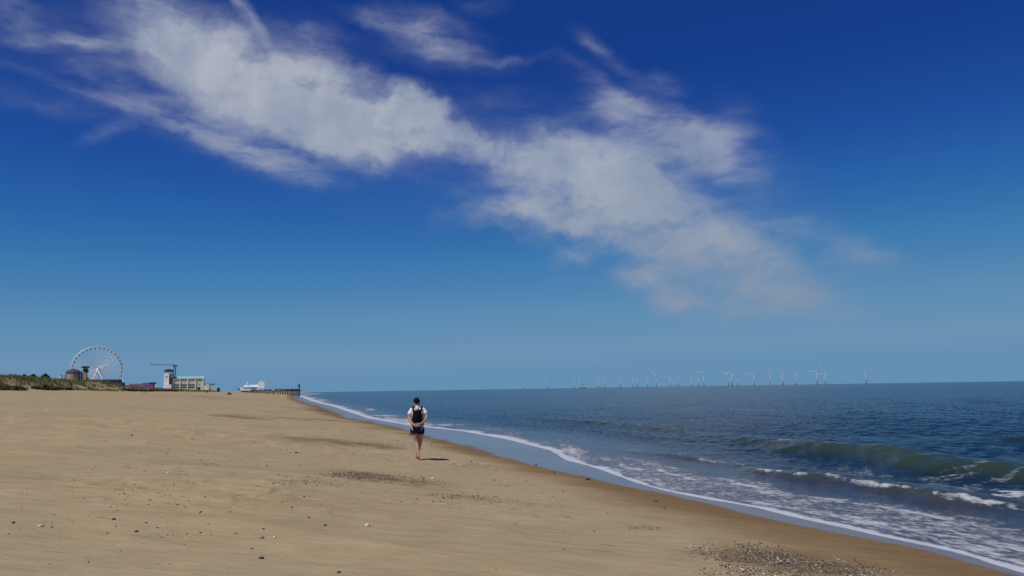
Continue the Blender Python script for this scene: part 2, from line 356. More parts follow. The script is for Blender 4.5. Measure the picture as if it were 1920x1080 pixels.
# foam
dz = np.clip(WYY/25, 1, 14)
wob = (fbm(WX/2.2, WYY/2.2, 4, 101)-.5)
scal = (fbm(q_/1.1, q_*0, 3, 105)-.5)*.5*dz**.7
edge = np.exp(-((E-.09*dz+scal*.35)/(.15*np.interp(WYY,[20,30,45,90,200],[1,1.5,2.0,1.6,1.2])*dz**.95*(.5+1.2*vnoise(q_/1.3, q_*0, 103))))**2)*(.95+.4*vnoise(q_/.5,p_/.5,104))
streak = fbm(WX/1.3, WYY/.34+WX*.25, 4, 111); strk2 = fbm(WX/1.6, WYY/.7, 5, 113)
sheet = sstep(.05,.5,E)*sstep(-.1,-1.9,E-c1*.80+wob*2.4)*(.30+.22*sstep(.32,.68,.65*streak+.35*strk2)+.42*sstep(.53,.68,fbm(q_/2.6+wob*.8, E/.42+wob*2.0, 4, 115))*(.4+.9*strk2)-.22*sstep(.5,.7,fbm(q_/3.5+9, E/1.1+wob*2, 3, 117)))*sstep(45,24,WYY)
jag = .5*fbm(q_/1.3, p_/2, 3, 121)+.5*fbm(WX/.30, WYY/.30, 4, 123)
white1 = np.exp(-((E-c1+.12+wob*.5)/(.05+.17*vnoise(q_/.7, q_*0, 125)))**2)*sstep(.42,.58,jag)*sstep(C1Y[-1]-2, C1Y[-1]-14, WYY)*.85
white2 = np.exp(-((E-c2-.1+wob*.3)/.28)**2)*sstep(.55,.72,fbm(q_/2.6, p_/8, 3, 131))*a2*.85
behind1 = np.exp(-((E-c1-1.3)/1.3)**2)*sstep(.52,.72,strk2)*.55*sstep(40,22,WYY)
spots = [(1885,928,75,12,1.0),(1905,905,60,7,.5),(1850,893,60,5,.6),(1770,896,60,5,.6),(1640,884,60,5,.55),(1560,877,80,5,.35),(1720,908,90,8,.6),(1610,893,100,7,.5),(1810,915,90,8,.55),(1180,846,60,2.5,.45),(1130,839,80,2.5,.4),
         (575,746,26,2.4,1.1),(600,751,26,1.6,.9),(640,765,26,1.6,.9),(693,769,22,3,1.2),(720,780,40,5,.9),(760,786,40,5,.8),(830,797,50,4,.8),(900,806,60,5,.6),(960,815,60,6,.6),(1040,828,70,3,.4),(850,780,60,2,.4),(740,772,40,2,.5)]
sp_f = np.zeros_like(WX)
for px,py,hw,hd,amp in spots:
    c = at_z(px,py); w = hw*c.y/FPX; rd = hd*c.y*c.y/FPX/ZC
    sp_f = np.maximum(sp_f, amp*np.exp(-((WX-c.x-(WYY-c.y)*c.x/c.y)/w)**2-((WYY-c.y)/rd)**2))
wx_ = (fbm(WX/dz/1.3, WYY/dz/1.3, 4, 145)-.5)*3.2; wy_ = (fbm(WX/dz/1.3+40, WYY/dz/1.3, 4, 147)-.5)*3.2
rag = .55*fbm(WX/dz/1.5+wx_*.8+WYY*.21, WYY/dz/.45+wy_, 5, 141, .6)+.45*fbm(WX/dz/.4+wx_, WYY/dz/.22+wy_+WX*.3, 4, 143, .6)
sp_f = sp_f*sstep(.42,.62,rag)
lip2 = np.exp(-((E-.65*dz**.8)/(.7*dz**.7))**2)*sstep(.40,.62,.5*fbm(WX/dz/1.5, WYY/dz/.4, 4, 151)+.5*rag)*.8*sstep(18,30,WYY)
foam = np.clip(np.maximum.reduce([edge, sheet, white1, white2, behind1, sp_f, lip2]), 0, 1.2)
Z += .03*np.clip(white1,0,1)*(strk2*2)
green = np.exp(-((E-c2+.35)/.9)**2)*a2 + .6*np.exp(-((E-c1+.1)/.4)**2)*a1 + .4*np.exp(-((E-c3+.4)/.9)**2)*a3
shal = sstep(9, 0, E)
sea_m = bpy.data.materials.new("sea_water"); sea_m.use_nodes = True; q = NG(sea_m.node_tree); bs = sea_m.node_tree.nodes['Principled BSDF']
pos = q.n('ShaderNodeNewGeometry').outputs['Position']
rp = q.mapping(pos, rot=(0,0,R(-17)))
nf = q.noise(q.mapping(rp, scale=(1.0,.55,1)), 2.3, 6, .62); nb = q.noise(q.mapping(rp, scale=(1,.45,1)), .35, 5, .6); nl = q.noise(q.mapping(rp, scale=(1,.3,1)), .012, 4, .6)
deepc = q.mix(q.rng(nl,.3,.7), c4((.008,.022,.036)), c4((.013,.034,.047)))
wc = q.mix(q.math('MULTIPLY', q.attr('green'), .9), deepc, c4((.040,.062,.030)))
wc = q.mix(q.math('MULTIPLY', q.attr('shallow'), .75), wc, c4((.085,.080,.090)))
fo = q.attr('foam'); ff = q.noise(q.mapping(rp, scale=(1.5,.7,1)), 5.5, 6, .7)
fm = q.math('MULTIPLY_ADD', q.math('SUBTRACT', ff, .5), q.math('MULTIPLY', q.math('SUBTRACT', 2.0, fo), q.rng(fo,0,.25,0,1.5)), fo); fm = q.rng(fm, .12, 1.05, 0, 1)
col = q.mix(q.math('MULTIPLY', fm, .9), wc, c4((.58,.60,.64)))
q.put(bs.inputs['Base Color'], col); q.put(bs.inputs['Roughness'], q.rng(fm,0,.6,.16,.85)); bs.inputs['IOR'].default_value = 1.33
q.put(bs.inputs['Specular IOR Level'], q.rng(fm,0,1,.27,.15))
hh = q.math('ADD', q.math('MULTIPLY', nf, .22), q.math('MULTIPLY', nb, 1.3)); hh = q.math('MULTIPLY_ADD', fm, .12, hh)
bn = q.n('ShaderNodeBump'); q.put(bn.inputs['Height'], hh); q.put(bn.inputs['Strength'], q.rng(q.attr('shallow'),0,1,.85,.25)); bn.inputs['Distance'].default_value = .55
q.put(bs.inputs['Normal'], bn.outputs[0])
sea = np_mesh("sea", np.stack([WX,WYY,Z],-1).reshape(-1,3), grid_faces(*WX.shape), sea_m, True, {'foam':foam,'green':np.clip(green,0,1),'shallow':shal})
tag(sea, "blue grey sea with low breaking waves and foam", kind='structure')

# ------------------------------------------------------------------ figures
def skin_mesh(name, verts, edges, radii, m, parent=None, sub=2, root=0):
    me = bpy.data.meshes.new(name); me.from_pydata(verts, edges, []); o = bpy.data.objects.new(name, me); C.objects.link(o)
    o.modifiers.new('skin', 'SKIN'); 
    if sub: o.modifiers.new('sub', 'SUBSURF').levels = sub
    for i, sv in enumerate(me.skin_vertices[0].data):
        r = radii[i]; sv.radius = r if isinstance(r, tuple) else (r, r); sv.use_root = (i == root)
    bpy.context.view_layer.update()
    dg = bpy.context.evaluated_depsgraph_get(); nm = bpy.data.meshes.new_from_object(o.evaluated_get(dg))
    bpy.data.objects.remove(o); bpy.data.meshes.remove(me)
    nm.name = name; nm.materials.clear(); nm.materials.append(m)
    nm.polygons.foreach_set('use_smooth', [True]*len(nm.polygons))
    r = bpy.data.objects.new(name, nm); C.objects.link(r)
    if parent: r.parent = parent
    return r
class SK:
    def __init__(s): s.v=[]; s.e=[]; s.r=[]
    def p(s, co, r, frm=None):
        s.v.append(co); s.r.append(r)
        if frm is not None: s.e.append((frm, len(s.v)-1))
        return len(s.v)-1
    def chain(s, lst, frm):
        for co, r in lst: frm = s.p(co, r, frm)
        return frm
    def build(s, name, m, parent=None, sub=2): return skin_mesh(name, s.v, s.e, s.r, m, parent, sub)

skin_m = mat('skin', (.46,.25,.17), .55, .06, 30, .35, sss=.05)
skin2_m = mat('baby_skin', (.62,.38,.29), .55, .06, 30, .35, sss=.05)
white_cloth = mat('white_cotton', (.80,.80,.80), .9, .05, 14, .1, .15)
navy = mat('navy_cloth', (.020,.024,.075), .9, .2, 14, .1, .2)
black_cloth = mat('black_canvas', (.006,.007,.009), .95, .2, 20, .06, .2)
hair_m = mat('dark_hair', (.012,.008,.006), .75, .3, 60, .12, .4)

WP = ground(783, 861.5)
man = empty('person', WP, R(3), "barefoot person walking away in white tee and navy shorts, hands clasped behind", 'person')
k = WP.y/FPX*114/1.858; man.scale = (k,k,k)
b = SK()
pel = b.p((0,0,.965), .135)
sp1 = b.p((0,-.005,1.12), .128, pel); ch = b.p((0,0,1.30), .15, sp1); ch2 = b.p((0,.015,1.42), .125, ch)
nk = b.p((-.012,.03,1.53), .060, ch2); nk2 = b.p((-.02,.055,1.59), .056, nk)
h1 = b.p((-.03,.088,1.665), .078, nk2); h2 = b.p((-.033,.080,1.755), .084, h1)
b.p((-.033,.19,1.68), .016, h1)                                             # nose
b.p((-.122,.075,1.675), .017, h1); b.p((.060,.075,1.675), .017, h1)             # ears
def hand(wr, palm, fdir, side, up, names=4):
    pi_ = b.p(palm, .027, wr); P = Vector(palm); f = Vector(fdir).normalized(); sd_ = Vector(side).normalized(); u_ = Vector(up).normalized()
    kn = b.p(P+f*.035, .024, pi_)
    for i, L in enumerate((.062,.070,.066,.052)):
        base = P + f*.045 + sd_*(-.027+.018*i)
        r0 = b.p(base, .0095, kn); r1 = b.p(base+f*L*.5-u_*.006, .0088, r0); b.p(base+f*L*.85-u_*.03, .008, r1)
    t0 = b.p(P - sd_*.030 + f*.005, .012, pi_); t1 = b.p(P - sd_*.050 + f*.03, .0105, t0); b.p(P - sd_*.052 + f*.058, .009, t1)
shL = b.p((-.175,.0,1.455), .068, ch2); e = b.chain([((-.232,-.03,1.36),.053),((-.262,-.06,1.255),.043),((-.215,-.15,1.15),.042),((-.125,-.285,1.06),.028)], shL)
hand(e, (-.065,-.335,1.035), (1,-.05,-.12), (0,-.35,-1), (0,-1,.3))
shR = b.p((.175,.0,1.455), .068, ch2); e = b.chain([((.238,-.03,1.37),.053),((.285,-.07,1.275),.043),((.235,-.16,1.16),.042),((.125,-.295,1.075),.028)], shR)
hand(e, (.062,-.350,1.050), (-1,-.10,-.18), (0,-.35,-1), (0,-1,.3))
hL = b.p((-.088,.0,.90), .100, pel)
e = b.chain([((-.080,.0,.78),.098),((-.055,.0,.64),.078),((-.036,.01,.525),.063),((-.010,-.05,.40),.066),((.022,-.13,.25),.050),((.042,-.20,.125),.035)], hL)
hl = b.p((.046,-.222,.085), .034, e); b.chain([((.050,-.165,.055),.035),((.054,-.10,.026),.033),((.056,-.05,.010),.020)], hl)
hR = b.p((.088,.0,.90), .100, pel)
e = b.chain([((.096,.03,.78),.098),((.088,.075,.64),.078),((.074,.11,.525),.063),((.045,.13,.40),.066),((.000,.17,.25),.050),((-.036,.20,.115),.036)], hR)
hl = b.p((-.042,.185,.040), .036, e); b.chain([((-.048,.25,.032),.035),((-.054,.33,.018),.033),((-.058,.385,.008),.020)], hl)
b.build('body', skin_m, man)
t = SK(); a00 = t.p((0,0,.93), .172); a0 = t.p((0,0,1.02), .168, a00); a1 = t.p((0,-.005,1.12), .152, a0); a2_ = t.p((0,0,1.29), .172, a1); a3_ = t.p((0,.012,1.42), .148, a2_); t.p((-.01,.024,1.505), .078, a3_)
s1 = t.p((-.175,.0,1.46), .088, a3_); t.chain([((-.226,-.025,1.375),.080),((-.250,-.045,1.315),.076)], s1)
s2 = t.p((.175,.0,1.46), .088, a3_); t.chain([((.232,-.025,1.385),.080),((.262,-.05,1.325),.076)], s2)
t.build('shirt', white_cloth, man)
t = SK(); a0 = t.p((0,0,1.05), .172); a1 = t.p((0,0,.95), .182, a0)
l1 = t.p((-.098,.0,.86), .126, a1); t.chain([((-.096,.0,.80),.122),((-.092,.0,.745),.118)], l1)
l2 = t.p((.098,.005,.86), .126, a1); t.chain([((.098,.018,.80),.122),((.096,.032,.745),.118)], l2)
t.build('shorts', navy, man)
hb = bmesh.new(); bmesh.ops.create_icosphere(hb, subdivisions=4, radius=1.0)
for v in hb.verts:
    c = v.co.copy(); n_ = .04*math.sin(c.x*9+c.z*7)*math.sin(c.y*8+1)+.02*math.sin(c.x*23+c.y*19)
    taper = 1.0 if c.z > -.1 else 1.0+.42*(c.z+.1)                       # narrows to the nape
    v.co = Vector((-.033+c.x*.098*taper*(1+n_), .066+c.y*.116*(1+n_)-(.02 if c.z < -.3 else 0)*0, 1.735+c.z*.112*(1+n_)))
bmesh.ops.delete(hb, geom=[v for v in hb.verts if v.co.y > .115 and v.co.z < 1.775], context='VERTS')
hm = bpy.data.meshes.new('hair'); hb.to_mesh(hm); hb.free(); hm.materials.append(hair_m); hm.polygons.foreach_set('use_smooth', [True]*len(hm.polygons))
ho = bpy.data.objects.new('hair', hm); C.objects.link(ho); ho.parent = man
for sx_ in (-.035,.035):
    MB().lathe([(0.001,-.010),(.008,-.006),(.011,0),(.008,.006),(.001,.010)], 10).build('eye', mat('eye_white', (.6,.6,.58), .3), man, True, (-.033+sx_,.168,1.71))

def local(v): return man.matrix_world @ Vector(v)
bpy.context.view_layer.update()
# the baby on the back and the carrier it sits in are things of their own
baby = empty('person', WP, R(3), "baby in white sun hat riding in the black carrier on the walker's back", 'baby'); baby.scale = (k,k,k)
t = SK(); bp = t.p((0,-.205,1.14), .085); c0 = t.p((0,-.20,1.30), .085, bp); n0 = t.p((.0,-.195,1.41), .040, c0); g1 = t.p((.0,-.205,1.475), .066, n0); t.p((.0,-.20,1.525), .062, g1); t.p((.022,-.285,1.475), .010, g1)
t.p((-.075,-.20,1.49), .012, g1); t.p((.075,-.20,1.49), .012, g1)
for s_ in (-1,1):
    l = t.p((.10*s_,-.19,1.11), .055, bp); l = t.chain([((.178*s_,-.17,1.085),.040),((.176*s_,-.21,1.01),.030),((.158*s_,-.235,.955),.023),((.142*s_,-.25,.925),.018)], l)
    t.chain([((.130*s_,-.272,.900),.018),((.124*s_,-.285,.882),.012)], l)
    a_ = t.p((.085*s_,-.17,1.36), .035, c0); a_ = t.chain([((.155*s_,-.12,1.31),.027),((.178*s_,-.10,1.23),.022)], a_)
    hp = t.p((.180*s_,-.10,1.20), .016, a_)
    for i in range(4): f0 = t.p((.180*s_+(-.012+.008*i),-.10-.004*i,1.178), .0045, hp); t.p((.178*s_+(-.012+.008*i),-.11,1.158), .004, f0)
    t.p((.165*s_,-.115,1.19), .005, hp)
t.build('body', skin2_m, baby)
t = SK(); a0 = t.p((.0,-.165,1.545), .074); t.p((.0,-.14,1.585), .058, a0); t.p((-.045,-.17,1.52), .05, a0); t.p((.048,-.17,1.515), .05, a0); t.p((0,-.12,1.50), .06, a0); t.build('sun_hat', white_cloth, baby)
MB().lathe([(.001,-.006),(.006,-.003),(.007,0),(.006,.003),(.001,.006)], 8).build('eye', mat('eye_dark', (.03,.02,.02), .3), baby, True, (-.024,-.262,1.485))
car = empty('baby_carrier', WP, R(3), "black fabric baby carrier strapped round the walker's back and waist", 'baby carrier'); car.scale = (k,k,k)
m = MB(); nx, nz = 13, 13; vs = []
for off in (0, .022):
    for j in range(nz):
        for i in range(nx):
            u = i/(nx-1)*2-1; w = j/(nz-1); zz = 1.065+w*.395; hw = .115+.025*math.sin(w*math.pi)
            bulge = .20+.115*math.cos(u*1.25)*(.72+.28*math.sin(w*math.pi*.9)); vs.append((u*hw+.008, -bulge-off+.02*w, zz+.01*math.cos(u*3)*(1 if j in (0,nz-1) else 0)))
fs = []; N = nx*nz
for j in range(nz-1):
    for i in range(nx-1):
        q0 = j*nx+i; fs += [(q0,q0+1,q0+nx+1,q0+nx), (N+q0,N+q0+nx,N+q0+nx+1,N+q0+1)]
for i in range(nx-1): fs += [(i,N+i,N+i+1,i+1), ((nz-1)*nx+i,(nz-1)*nx+i+1,N+(nz-1)*nx+i+1,N+(nz-1)*nx+i)]
for j in range(nz-1): fs += [(j*nx,(j+1)*nx,N+(j+1)*nx,N+j*nx), (j*nx+nx-1,N+j*nx+nx-1,N+(j+1)*nx+nx-1,(j+1)*nx+nx-1)]
m.add(vs, fs); m.build('panel', black_cloth, car, True)
for s_ in (-1,1):
    MB().tube([(.105*s_,-.225,1.40),(.125*s_,-.185,1.475),(.128*s_,-.10,1.545),(.128*s_,-.01,1.565),(.128*s_,.09,1.525),(.13*s_,.165,1.42),(.15*s_,.17,1.25),(.18*s_,.08,1.15),(.175*s_,-.05,1.12),(.125*s_,-.24,1.16)],
        [(.034,.014)]*10, 10).build('shoulder_strap', black_cloth, car, True)
pts = [(.182*math.cos(a)*1.0, .178*math.sin(a), 1.045) for a in np.linspace(0, 2*math.pi, 33)]
MB().tube(pts, [(.012,.035)]*33, 8, False).build('waist_belt', black_cloth, car, True)
MB().tube([(-.178,-.07,1.04),(-.195,-.10,.95),(-.203,-.115,.82),(-.212,-.12,.70)], [(.014,.005)]*4, 8).build('loose_strap', black_cloth, car, True)

# small distant walkers
def walker(loc, h, top, legs, rz, label, group=None, hairc=(.03,.02,.015), phase=1, bag=False):
    o = empty('person', loc, rz, label, 'person', group); s_ = h/1.74; o.scale = (s_,s_,s_)
    b = SK(); pel = b.p((0,0,.93), .12); sp_ = b.p((0,0,1.1), .115, pel); c = b.p((0,0,1.30), .13, sp_); c2 = b.p((0,0,1.40), .10, c); n = b.p((0,.01,1.49), .05, c2)
    h0 = b.p((0,.02,1.57), .075, n); b.p((0,.02,1.66), .085, h0); b.p((0,.115,1.59), .015, h0)
    for s in (-1,1):
        w = s*phase
        sh = b.p((.17*s,0,1.40), .058, c2); e = b.chain([((.21*s,-.04*w,1.14),.042),((.20*s,.08-.10*w,.93),.03)], sh)
        pm = b.p((.20*s,.10-.12*w,.87), .026, e)
        for i in range(4): b.p((.20*s,.075+.016*i-.12*w,.79+.006*abs(i-1)), .009, pm)
        b.p((.185*s,.15-.12*w,.835), .009, pm)
        hp = b.p((.085*s,0,.87), .09, pel); e = b.chain([((.085*s,.13*w+.02,.50),.058),((.08*s,.20*w-.05,.10),.036)], hp)
        hl = b.p((.08*s,.20*w-.06,.05), .034, e); b.p((.085*s,.20*w+.10,.03), .024, hl)
    b.build('body', skin_m, o, 1)
    t = SK(); a0 = t.p((0,0,.92), .145); a1 = t.p((0,0,1.1), .138, a0); a2_ = t.p((0,0,1.30), .152, a1); a3_ = t.p((0,0,1.41), .12, a2_)
    for s in (-1,1): q0 = t.p((.17*s,0,1.40), .076, a3_); t.p((.20*s,-.03*s*phase,1.22), .064, q0)
    t.build('top', top, o, 1)
    t = SK(); a0 = t.p((0,0,.93), .142)
    for s in (-1,1): q0 = t.p((.09*s,0,.85), .108, a0); q0 = t.p((.088*s,.12*s*phase+.02,.50), .078, q0); t.p((.082*s,.19*s*phase-.04,.17), .06, q0)
    t.build('trousers', legs, o, 1)
    t = SK(); a0 = t.p((0,-.005,1.64), .092); t.p((0,.01,1.70), .08, a0); t.build('hair', mat('hair_small', hairc, .6), o, 1)
    return o
dk = mat('charcoal_cloth', (.018,.018,.024), .9); dkb = mat('dark_blue_cloth', (.02,.025,.06), .9); beige = mat('beige_cloth', (.50,.42,.36), .9); pale = mat('pale_cloth', (.72,.66,.60), .9); redc = mat('red_cloth', (.35,.06,.05), .9)
def px_h(p, npx): return npx*p.y/FPX
PG = "people on the far beach"
p = at_y(266, 735, 182); p.z = float(H(p.x,p.y)[0]); walker(p, px_h(p,13.4), dk, dkb, R(5), "dark clad walker before the purple arcade, the left one of a pair", PG)
p = at_y(272.3, 735, 182); p.z = float(H(p.x,p.y)[0]); walker(p, px_h(p,13.0), dkb, dk, R(-5), "dark clad walker before the purple arcade, the right one of a pair", PG, phase=-1)
def far_person(px, foot, hpx, top, legs, label, rz=0, ph=1):
    Y = hpx and 1.68*FPX/hpx; c = at_y(px, foot, Y); c.z = float(H(c.x, c.y)[0]); 
    walker(c, 1.68, top, legs, rz, label, PG, phase=ph)
far_person(389, 738.5, 8.3, dk, dk, "lone dark clad walker on the sand in front of the cream annex", R(20))
far_person(502.3, 742, 5.2, redc, dk, "small figure in dark red on the sand below the pier", R(60), -1)
far_person(513.3, 737.6, 6.0, dk, dk, "dark figure standing under the pier beside someone in cream", R(30))
far_person(517.6, 743.5, 6.6, pale, pale, "figure dressed all in cream on the sand below the pier", R(10))

for px_, ft_, tp_, lg_, lb_ in ((459,737.2,dk,dk,"tiny dark figure on the sand under the landward end of the pier"),(468,737.6,pale,dkb,"tiny figure in a pale top under the pier's white roofed building"),
        (477,737.8,redc,dk,"tiny figure in a red top under the pier's row of blue windows"),(491,738,pale,pale,"tiny figure all in pale clothes under the pier's gabled theatre"),(547,738.4,dk,dkb,"tiny dark figure on the sand under the seaward half of the pier")):
    far_person(px_, ft_, 4.7, tp_, lg_, lb_, rnd.uniform(0,3))

# ------------------------------------------------------------------ stones and shells
def stone_templates(n, sub_=2):
    out = []
    for i in range(n):
        b = bmesh.new(); bmesh.ops.create_icosphere(b, subdivisions=sub_, radius=1.0)
        V = np.array([v.co[:] for v in b.verts]); F = np.array([[v.index for v in f.verts] for f in b.faces]); b.free()
        d = 1+ .35*(fbm(V[:,0]*1.3+i*7+5, V[:,1]*1.3+V[:,2]*1.1+i*3, 3, i)-.5)*2
        V = V*d[:,None]*np.array([1, rnd.uniform(.6,.95), rnd.uniform(.35,.7)]); out.append((V,F))
    return out
TPL = stone_templates(8); TPS = stone_templates(10, 1)
def pebble_mat(name, cols, rough=.75):
    m = bpy.data.materials.new(name); m.use_nodes = True; q = NG(m.node_tree); bs = m.node_tree.nodes['Principled BSDF']
    r = q.n('ShaderNodeValToRGB'); e = r.color_ramp.elements
    while len(e) < len(cols): e.new(.5)
    for i, c in enumerate(cols): e[i].position = i/max(1,len(cols)-1); e[i].color = c4(c)
    q.put(r.inputs[0], q.attr('tone')); nz = q.noise(q.n('ShaderNodeTexCoord').outputs['Object'], 60, 4, .6)
    q.put(bs.inputs['Base Color'], q.vmath('SCALE', r.outputs[0], None, q.rng(nz,.25,.75,.75,1.2,False))); bs.inputs['Roughness'].default_value = rough; bs.inputs['Specular IOR Level'].default_value = .3
    return m
def scatter(name, items, m, label, cat):           # items: (x, y, size, tone); one heap nobody could count
    I = np.array(items); Z0 = H(I[:,0], I[:,1]); Vs=[]; Fs=[]; T=[]; o=0
    for (x,y,sz,tn_), z in zip(I, Z0):
        V,F = TPS[rnd.randrange(len(TPS))]; a = rnd.uniform(0,6.28); ca,sa = math.cos(a),math.sin(a)
        W = V*sz*np.array([1,1,rnd.uniform(.5,1.0)]); W = np.stack([W[:,0]*ca-W[:,1]*sa, W[:,0]*sa+W[:,1]*ca, W[:,2]],-1)
        W += np.array([x,y,z+sz*.12]); Vs.append(W); Fs.append(F+o); o += len(W); T.append(np.full(len(W), tn_))
    ob = np_mesh(name, np.concatenate(Vs), np.concatenate(Fs), m, True, {'tone':np.concatenate(T)})
    return tag(ob, label, cat, kind='stuff')
SHELLC = [(.022,.017,.012),(.06,.042,.026),(.12,.082,.046),(.20,.14,.08),(.25,.21,.19),(.36,.32,.28),(.62,.58,.53)]
shell_m = pebble_mat('shell_fragments', SHELLC); grit_m = pebble_mat('dark_grit', [(.03,.024,.018),(.07,.05,.033),(.13,.095,.06),(.30,.24,.16),(.6,.56,.5)])
def ground_many(px, py):
    d0 = _F[:]; dx = (px-960)/FPX; dy = (540-py)/FPX
    d = np.array(_F)[None,:]+np.array(CR)[None,:]*dx[:,None]+np.array(CU)[None,:]*dy[:,None]; d = d/d[:,1:2]
    z = np.full(len(px), 1.0)
    for _ in range(7): Y = (z-ZC)/d[:,2]; z = H(d[:,0]*Y, Y)*.7+z*.3
    return d[:,0]*Y, Y
def patch_items(px, py, hw, hd, n, s0, s1, tones, cl=1.0):
    a, b_ = nr.normal(0,.5,n*8), nr.normal(0,.5,n*8); k_ = a*a+b_*b_ < 1; a, b_ = a[k_], b_[k_]
    x, y = ground_many(px+a*hw+b_*hd*1.2, py+b_*hd)
    k_ = vnoise(x*2.2, y*2.0, 77) > nr.uniform(0,.75,len(x))*cl; x, y = x[k_][:n], y[k_][:n]
    return [(x[i], y[i], rnd.uniform(s0,s1)*rnd.choice((.6,.8,1,1,1.5)), tones()) for i in range(len(x))]
def ground_fast(px, py):
    x, y = ground_many(np.array([float(px)]), np.array([float(py)])); return Vector((x[0], y[0], float(H(x,y)[0])))
mixt = lambda: rnd.choice((.0,.05,.12,.2,.25,.3,.35,.4,.5,.6,.7,.85,rnd.random()*.8,1.0))
whit = lambda: rnd.choice((.2,.4,.65,.8,.9,1.0,1.0)); darkt = lambda: rnd.choice((0,.1,.2,.3,.4,.5,.7,1.0))
it = patch_items(1395,1037,110,24,1300,.005,.016,mixt,.5)+patch_items(1500,1062,160,24,2300,.005,.016,mixt,.5)+patch_items(1430,1085,150,26,1100,.005,.016,mixt,.5)+patch_items(1620,1068,80,12,300,.005,.014,mixt)+patch_items(1345,1030,70,16,150,.005,.016,whit)+patch_items(1480,1060,150,25,240,.008,.019,whit,.6)
scatter('shell_bed', it, shell_m, "bed of broken shells and pebbles near the water in the foreground", 'shells')
it = patch_items(745,834,65,9,170,.012,.035,whit)+patch_items(770,828,35,5,60,.012,.035,whit)+patch_items(805,844,40,5,60,.012,.03,whit)
scatter('shell_scatter', it, shell_m, "scatter of pale shells behind the walker's legs", 'shells')
it = patch_items(885,871,42,7,130,.010,.03,whit)
scatter('shell_scatter', it, shell_m, "narrow scatter of grey and white shells between the walker and the wet sand", 'shells')
it = patch_items(665,891,70,8,300,.008,.024,darkt,.8)+patch_items(740,897,90,12,260,.008,.022,darkt,.8)+patch_items(590,903,110,12,220,.008,.02,darkt)+patch_items(800,905,60,12,120,.008,.02,darkt)
scatter('beach_grit', it, grit_m, "dark patch of grit and broken shells on the open sand in front of the walker", 'grit')
it = patch_items(850,930,110,9,150,.008,.022,darkt)+patch_items(980,945,150,10,120,.006,.016,darkt)+patch_items(1205,990,45,5,90,.006,.014,darkt)+patch_items(1050,969,60,4,40,.006,.014,darkt)
scatter('beach_grit', it, grit_m, "thin line of dark grit crossing the sand towards the shell bed", 'grit')
it = patch_items(300,910,300,50,200,.006,.018,darkt,.7)+patch_items(420,860,350,35,140,.008,.022,darkt,.7)+patch_items(900,930,400,40,130,.006,.016,darkt)+patch_items(1150,900,220,40,60,.008,.018,darkt)+patch_items(250,1000,330,70,110,.005,.012,darkt,.5)+patch_items(550,850,300,25,90,.01,.025,darkt)
scatter('scattered_grit', it, grit_m, "tiny dark stones and shell bits strewn thinly over the dry sand", 'grit')
peb_m = {'dark': mat('dark_pebble', (.055,.042,.032), .7, .3, 40, .3), 'brown': mat('brown_pebble', (.16,.11,.07), .75, .3, 40, .3), 'white': mat('white_shell', (.62,.58,.52), .6, .15, 40, .35), 'grey': mat('grey_pebble', (.24,.21,.19), .7, .25, 40, .3)}
TM = {}
def pebble(px, py, wpx, kind, label, group, flat=1.0):
    p = ground_fast(px, py); key = (rnd.randrange(len(TPL)), kind)
    if key not in TM:
        V,F = TPL[key[0]]; me = bpy.data.meshes.new('pebble' if kind != 'white' else 'shell'); me.from_pydata(V.tolist(), [], F.tolist()); me.materials.append(peb_m[kind]); me.polygons.foreach_set('use_smooth', [True]*len(F)); TM[key] = me
    o = bpy.data.objects.new('shell' if kind == 'white' else 'pebble', TM[key]); C.objects.link(o)
    r = wpx*p.y/FPX/2; o.scale = (r, r, r*flat); o.rotation_euler = (0, rnd.uniform(-.2,.2), rnd.uniform(0,6.28)); o.location = (p.x, p.y, p.z + r*.22)
    tag(o, label, 'shell' if kind == 'white' else 'pebble', group)
BG = "larger stones and shells lying on the foreground sand"
for a_ in [(490,1009,10,'grey',"grey stone with a wind tail on the left foreground sand"),(515,1008.5,8,'white',"white shell just right of the grey stone with a wind tail"),
           (441,1001,8,'grey',"grey stone left of the pair of stone and white shell in the foreground"),(494,992,5,'dark',"small dark stone just behind the grey stone and white shell pair"),
           (490,1047.5,10,'dark',"dark flat stone lowest on the open sand in the middle foreground"),(472,1029,5,'dark',"small dark stone between the foreground stone pair and the low flat stone"),
           (609,985.5,8,'dark',"dark stone alone on bare sand left of the grey white stone"),(688,986,11,'white',"pale shell with a dark end alone on the bare middle sand"),
           (635,1074,8,'dark',"dark stone at the bottom edge of the photo near the middle"),(76,987.5,10,'white',"whitish shell on the far left foreground sand"),
           (256,997,8,'dark',"dark stone in the left foreground, larger than its neighbours"),(213,977.5,8,'dark',"dark stone with a short tail on the left sand"),
           (25,981,8,'dark',"dark stone near the left edge of the photo"),(1102,899.5,9,'dark',"dark stone on damp sand at the edge of the wet strip"),(1230,940,7,'dark',"dark stone on damp brown sand near the waterline"),
           (1246,953,4,'dark',"tiny dark stone on damp brown sand seaward of the grit line"),(1090,893.5,4,'dark',"tiny dark stone on the wet strip edge left of the big damp stone"),
           (907,964.5,5,'white',"small white shell alone on bare sand right of the middle"),(812,897,9,'white',"white shell on sand below the walker's shadow"),(267,920,8,'white',"white shell on the left sand among small dark grit"),
           (315,887,6,'white',"white shell farther back on the left sand"),(746,861,5,'white',"white shell left of the walker's feet"),(667,869,4,'white',"small white shell on sand well left of the walker's feet"),(555,851,8,'brown',"brown stone on the sand left of the dark grit patch")]:
    pebble(*a_, BG)
SM = "small dark pebbles scattered on the dry sand"
